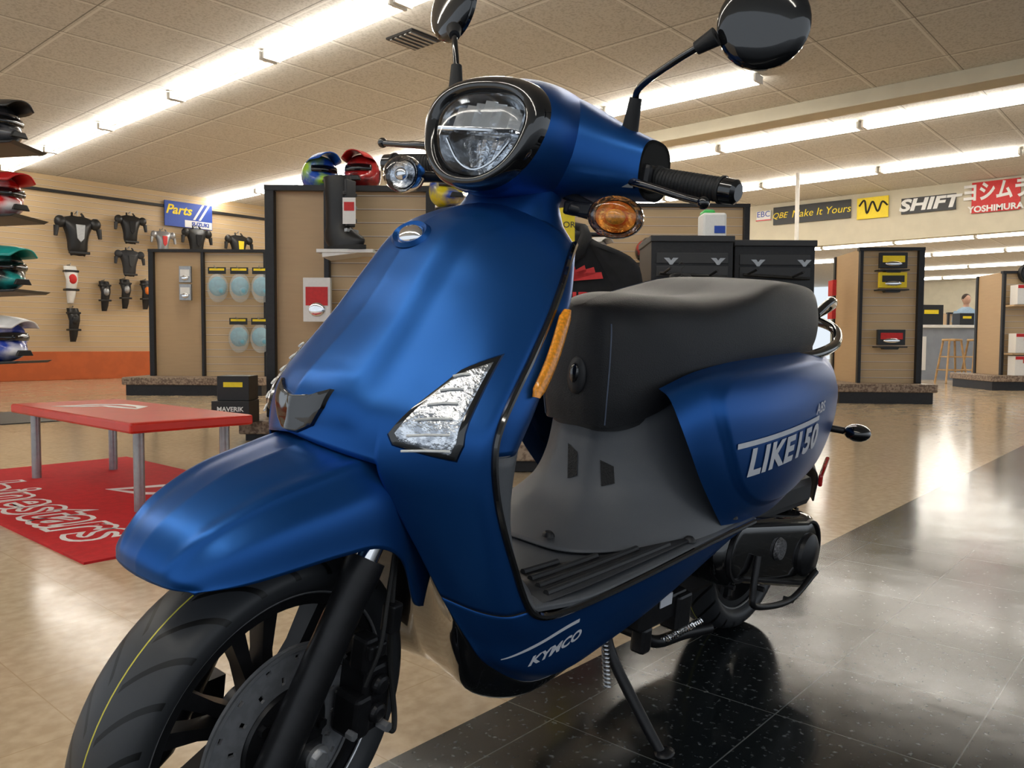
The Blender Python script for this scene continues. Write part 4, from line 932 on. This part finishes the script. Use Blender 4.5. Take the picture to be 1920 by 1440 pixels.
for s in(-1,1):
    gx=lambda y:.488+(y-.18)*-.14
    gz=lambda y:.996-(y-.18)*.09
    P('handlebar_end',MB().tube([(gx(.14),s*.14,gz(.14)),(gx(.20),s*.20,gz(.20))],.013),GBLK,M=ST)
    pr=[];L_=[]
    for i in range(60):
        y=.20+.110*i/59;L_.append((gx(y),s*y,gz(y)));r=.0165+(.0012 if i%3 else 0)
        if i<3 or i>56:r=.020
        pr.append(r)
    gp=P('grip',MB().tube(L_,pr,20),RUB,M=ST)
    obj('bar_end',MB().tube([(gx(.310),s*.310,gz(.310)),(gx(.328),s*.328,gz(.328)),(gx(.333),s*.333,gz(.333))],[.0185,.0175,.012],20),GBLK,gp)
    if s<0: P('brake_lever',MB().tube([(.452,s*.165,.985),(.438,s*.20,.980),(.440,s*.26,.968),(.432,s*.295,.962)],[.008,.006,.0055,.0055],10,smooth=24).sphere((.431,s*.299,.961),(.009,.009,.009),12,8).box((.455,s*.165,.985),(.03,.04,.022)),GBLK,M=ST)
    else: P('brake_lever',MB().tube([(.43,.15,1.015),(.392,.19,1.026),(.388,.25,1.031),(.386,.292,1.035)],[.009,.007,.0055,.0055],10,smooth=24).sphere((.386,.297,1.036),(.009,.009,.009),12,8),GBLK)
    P('switch_housing',MB().box((.475,s*.188,.993),(.045,.028,.040)),MBLK,M=ST,bevel=.008,smooth=False)
P('master_cylinder',MB().box((.425,-.115,.935),(.03,.05,.02)).cyl((.41,-.10,.935),(.44,-.16,.925),.009),MBLK,M=ST,bevel=.004,smooth=False)
ambr=mat('amber_faceted_reflector',(1,.50,.10),.2,.7,bump=.8,bscale=160,col2=(.9,.30,.03),nscale=100)
for s,(cx,cy,cz) in((-1,(.355,-.208,.925)),(1,(.335,.168,.955))):
    ts=P('bar_turn_signal',MB().lathe([(.038,.0),(.039,.006),(.032,.022),(.016,.034),(0,.036)],axis='X',seg=32),CHR,M=ST@T(cx,cy,cz)@RZ(22 if s<0 else -6)@Matrix.Diagonal((1,1.0,.76,1)),label='oval front indicator with chrome body')
    obj('bulb_reflector',MB().lathe([(.037,-.001),(.030,.004),(.022,.006)],axis='X',seg=28),crm,ts)
    obj('inner_reflector',MB().lathe([(.028,.003),(.020,.007),(.001,.009)],axis='X',seg=28),ambr if s<0 else crm,ts)
    obj('bulb',MB().sphere((.0,0,0),(.008,.014,.014)),AMB if s<0 else CHR,ts)
    obj('signal_lens',MB().lathe([(.038,-.001),(.032,-.011),(.019,-.017),(0,-.019)],axis='X',seg=28),CLR,ts)
    P('signal_stalk',MB().tube([(cx+.025,cy,cz),(cx+.06,cy-s*.04,cz+.005),(.43,s*.08,.955)],[.010,.008,.008],10,smooth=12),MBLK,M=ST)
def mirror(base,path,c,nrm,R):
    st=P('mirror',MB().sphere((0,0,0),(R,R,.016),36,10),GBLK,M=Matrix.Translation(c)@Vector(nrm).to_track_quat('Z','Y').to_matrix().to_4x4(),label='round gloss black rear view mirror')
    obj('mirror_rim',MB().lathe([(R*.96,-.001),(R*1.01,-.004),(R*1.01,-.010),(R*.93,-.011)],axis='Z',seg=36),GBLK,st)
    obj('mirror_glass',MB().lathe([(0,-.0165),(R*.93,-.0115)],axis='Z',seg=36),CHR,st)
    mk=P('mirror_stalk',MB().tube(path,.0052,10,smooth=40),GBLK)
    obj('rubber_boot',MB().tube([base,Vector(base)+(Vector(path[1])-Vector(path[0])).normalized()*.05],[.013,.009],14),RUB,mk)
    e_=Vector(path[-1]);d_=(Vector(path[-2])-e_).normalized()
    obj('ball_joint',MB().tube([e_,e_+d_*.03],[.013,.009],14),RUB,mk)
mirror((.490,-.150,1.045),[(.490,-.150,1.045),(.482,-.160,1.085),(.470,-.175,1.105),(.462,-.23,1.13),(.467,-.290,1.158)],Vector((.503,-.338,1.180)),(-1,-.55,.02),.060)
mirror((.400,.135,1.105),[(.400,.135,1.105),(.405,.143,1.15),(.412,.158,1.190),(.422,.172,1.212),(.434,.187,1.225)],Vector((.458,.222,1.275)),(-1,.15,.10),.058)
mb=MB()
EX=-.02
def capsule(y,r0,r1,x0=.985+EX,z0=.315,x1=1.335+EX,z1=.242,n=24):
    R=[]
    for k in range(n): 
        a=math.pi/2+math.pi*k/(n-1)+.2;R.append(Vector((x0+r0*math.cos(a),y,z0+r0*math.sin(a))))
    for k in range(n):
        a=-math.pi/2+math.pi*k/(n-1)+.2;R.append(Vector((x1+r1*math.cos(a),y,z1+r1*math.sin(a))))
    return R
mb.loft([capsule(-.07,.075,.095),capsule(-.165,.075,.095),capsule(-.185,.070,.090),capsule(-.195,.058,.076),capsule(-.197,.04,.055)])
eg=P('engine_case',mb,GBLK,ang=50)
obj('case_rib',MB().loft([capsule(-.192,.064,.083),capsule(-.199,.062,.081),capsule(-.199,.056,.075),capsule(-.190,.054,.073)],False),MBLK,eg)
obj('round_cover',MB().lathe([(0,-.215),(.035,-.214),(.05,-.205),(.055,-.19)],(1.335+EX,0,.242),seg=36),MBLK,eg)
obj('air_vent',MB().lathe([(0,-.208),(.022,-.207),(.026,-.198)],(1.14,0,.290),seg=24),mat('vent_grid',(.22,.22,.23),.4,.7,bump=1,bscale=500,noise=.6,nscale=250),eg)
for x,z in((.95,.37),(1.08,.35),(1.22,.335),(1.38,.30),(1.40,.19),(1.28,.14),(1.10,.21),(.95,.25)): obj('case_bolt',MB().cyl((x,-.17,z-.005),(x,-.194,z-.005),.006,seg=8),DMET,eg)
P('engine_block',MB().box((.92,0,.28),(.30,.22,.16)).cyl((.80,0,.30),(.70,0,.27),.06),MBLK,bevel=.015,smooth=False)
P('air_box',MB().box((1.20,-.13,.385),(.34,.09,.075)),DGRY,bevel=.02,smooth=False)
P('muffler',MB().tube([(.95,.12,.15),(1.10,.15,.17),(1.20,.155,.21),(1.56,.155,.27)],[.018,.03,.06,.055],20),MBLK)
P('kick_start_lever',MB().tube([(1.02,-.205,.30),(1.0,-.212,.23),(1.02,-.215,.195),(1.20,-.215,.165),(1.34,-.215,.20)],.007,10,smooth=30),MBLK)
P('rear_shock',MB().tube([(1.36,-.13,.27),(1.30,-.13,.46)],.012).tube([(1.355-.06*i/60+.022*math.cos(i*.9),-.13+.022*math.sin(i*.9),.30+.15*i/60) for i in range(61)],.004,6),DMET)
P('frame_bracket',MB().box((.74,-.11,.24),(.16,.10,.05)).box((.80,-.15,.225),(.05,.04,.07)).box((.70,-.14,.19),(.03,.03,.05)),MBLK,bevel=.006,smooth=False)
P('warning_label',MB().box((.735,-.163,.262),(.04,.002,.022)),WHT,smooth=False)
sp=P('side_stand',MB().tube([(.625,-.10,.235),(.632,-.125,.17),(.640,-.195,.08),(.645,-.232,.036)],[.013,.0105,.010,.009],12,smooth=20).sphere((.650,-.238,.034),(.022,.016,.008),14,8).box((.625,-.10,.235),(.05,.03,.03)),MBLK)
mb=MB();mb.tube([(.607+.006*math.cos(i*.9),-.118+.006*math.sin(i*.9)-.02*i/100,.225-.10*i/100) for i in range(101)],.0016,6)
obj('stand_spring',mb,ALU,sp)
cs=P('centre_stand',MB().tube([(.70,-.12,.20),(.76,-.135,.165),(.86,-.14,.155),(.95,-.15,.145)],.012,10,smooth=20).tube([(.70,.12,.20),(.76,.135,.165),(.95,.15,.145)],.012,10).cyl((.70,-.14,.20),(.70,.14,.20),.014),MBLK)
mb=MB();mb.tube([(.74+.14*i/120,-.165+.006*math.cos(i*.9),.185+.006*math.sin(i*.9)) for i in range(121)],.0016,6);obj('stand_spring',mb,CHR,cs)
# ================================================================= LIGHT, CAMERA
w=bpy.data.worlds.new('world');bpy.context.scene.world=w;w.use_nodes=True
nt=w.node_tree;bgn=nt.nodes['Background'];bgn.inputs['Color'].default_value=(.84,.92,1,1);bgn.inputs['Strength'].default_value=.75
C=Vector((-.53,-.93,.71))
yaw=rad(41.5);pit=rad(-2.9);roll=rad(.3)
fw=Vector((math.cos(yaw)*math.cos(pit),math.sin(yaw)*math.cos(pit),math.sin(pit)))
rt=fw.cross(Vector((0,0,1))).normalized();up=rt.cross(fw)
r2=rt*math.cos(roll)+up*math.sin(roll);u2=up*math.cos(roll)-rt*math.sin(roll)
cd=bpy.data.cameras.new('camera');cam=bpy.data.objects.new('camera',cd);COL.objects.link(cam)
cd.lens=28.125;cd.sensor_width=36;cd.sensor_fit='HORIZONTAL';cd.clip_start=.02
cam.matrix_world=Matrix(((r2.x,u2.x,-fw.x,C.x),(r2.y,u2.y,-fw.y,C.y),(r2.z,u2.z,-fw.z,C.z),(0,0,0,1)))
bpy.context.scene.camera=cam
sc=bpy.context.scene;sc.view_settings.view_transform='Standard';sc.view_settings.look='None';sc.view_settings.exposure=.38
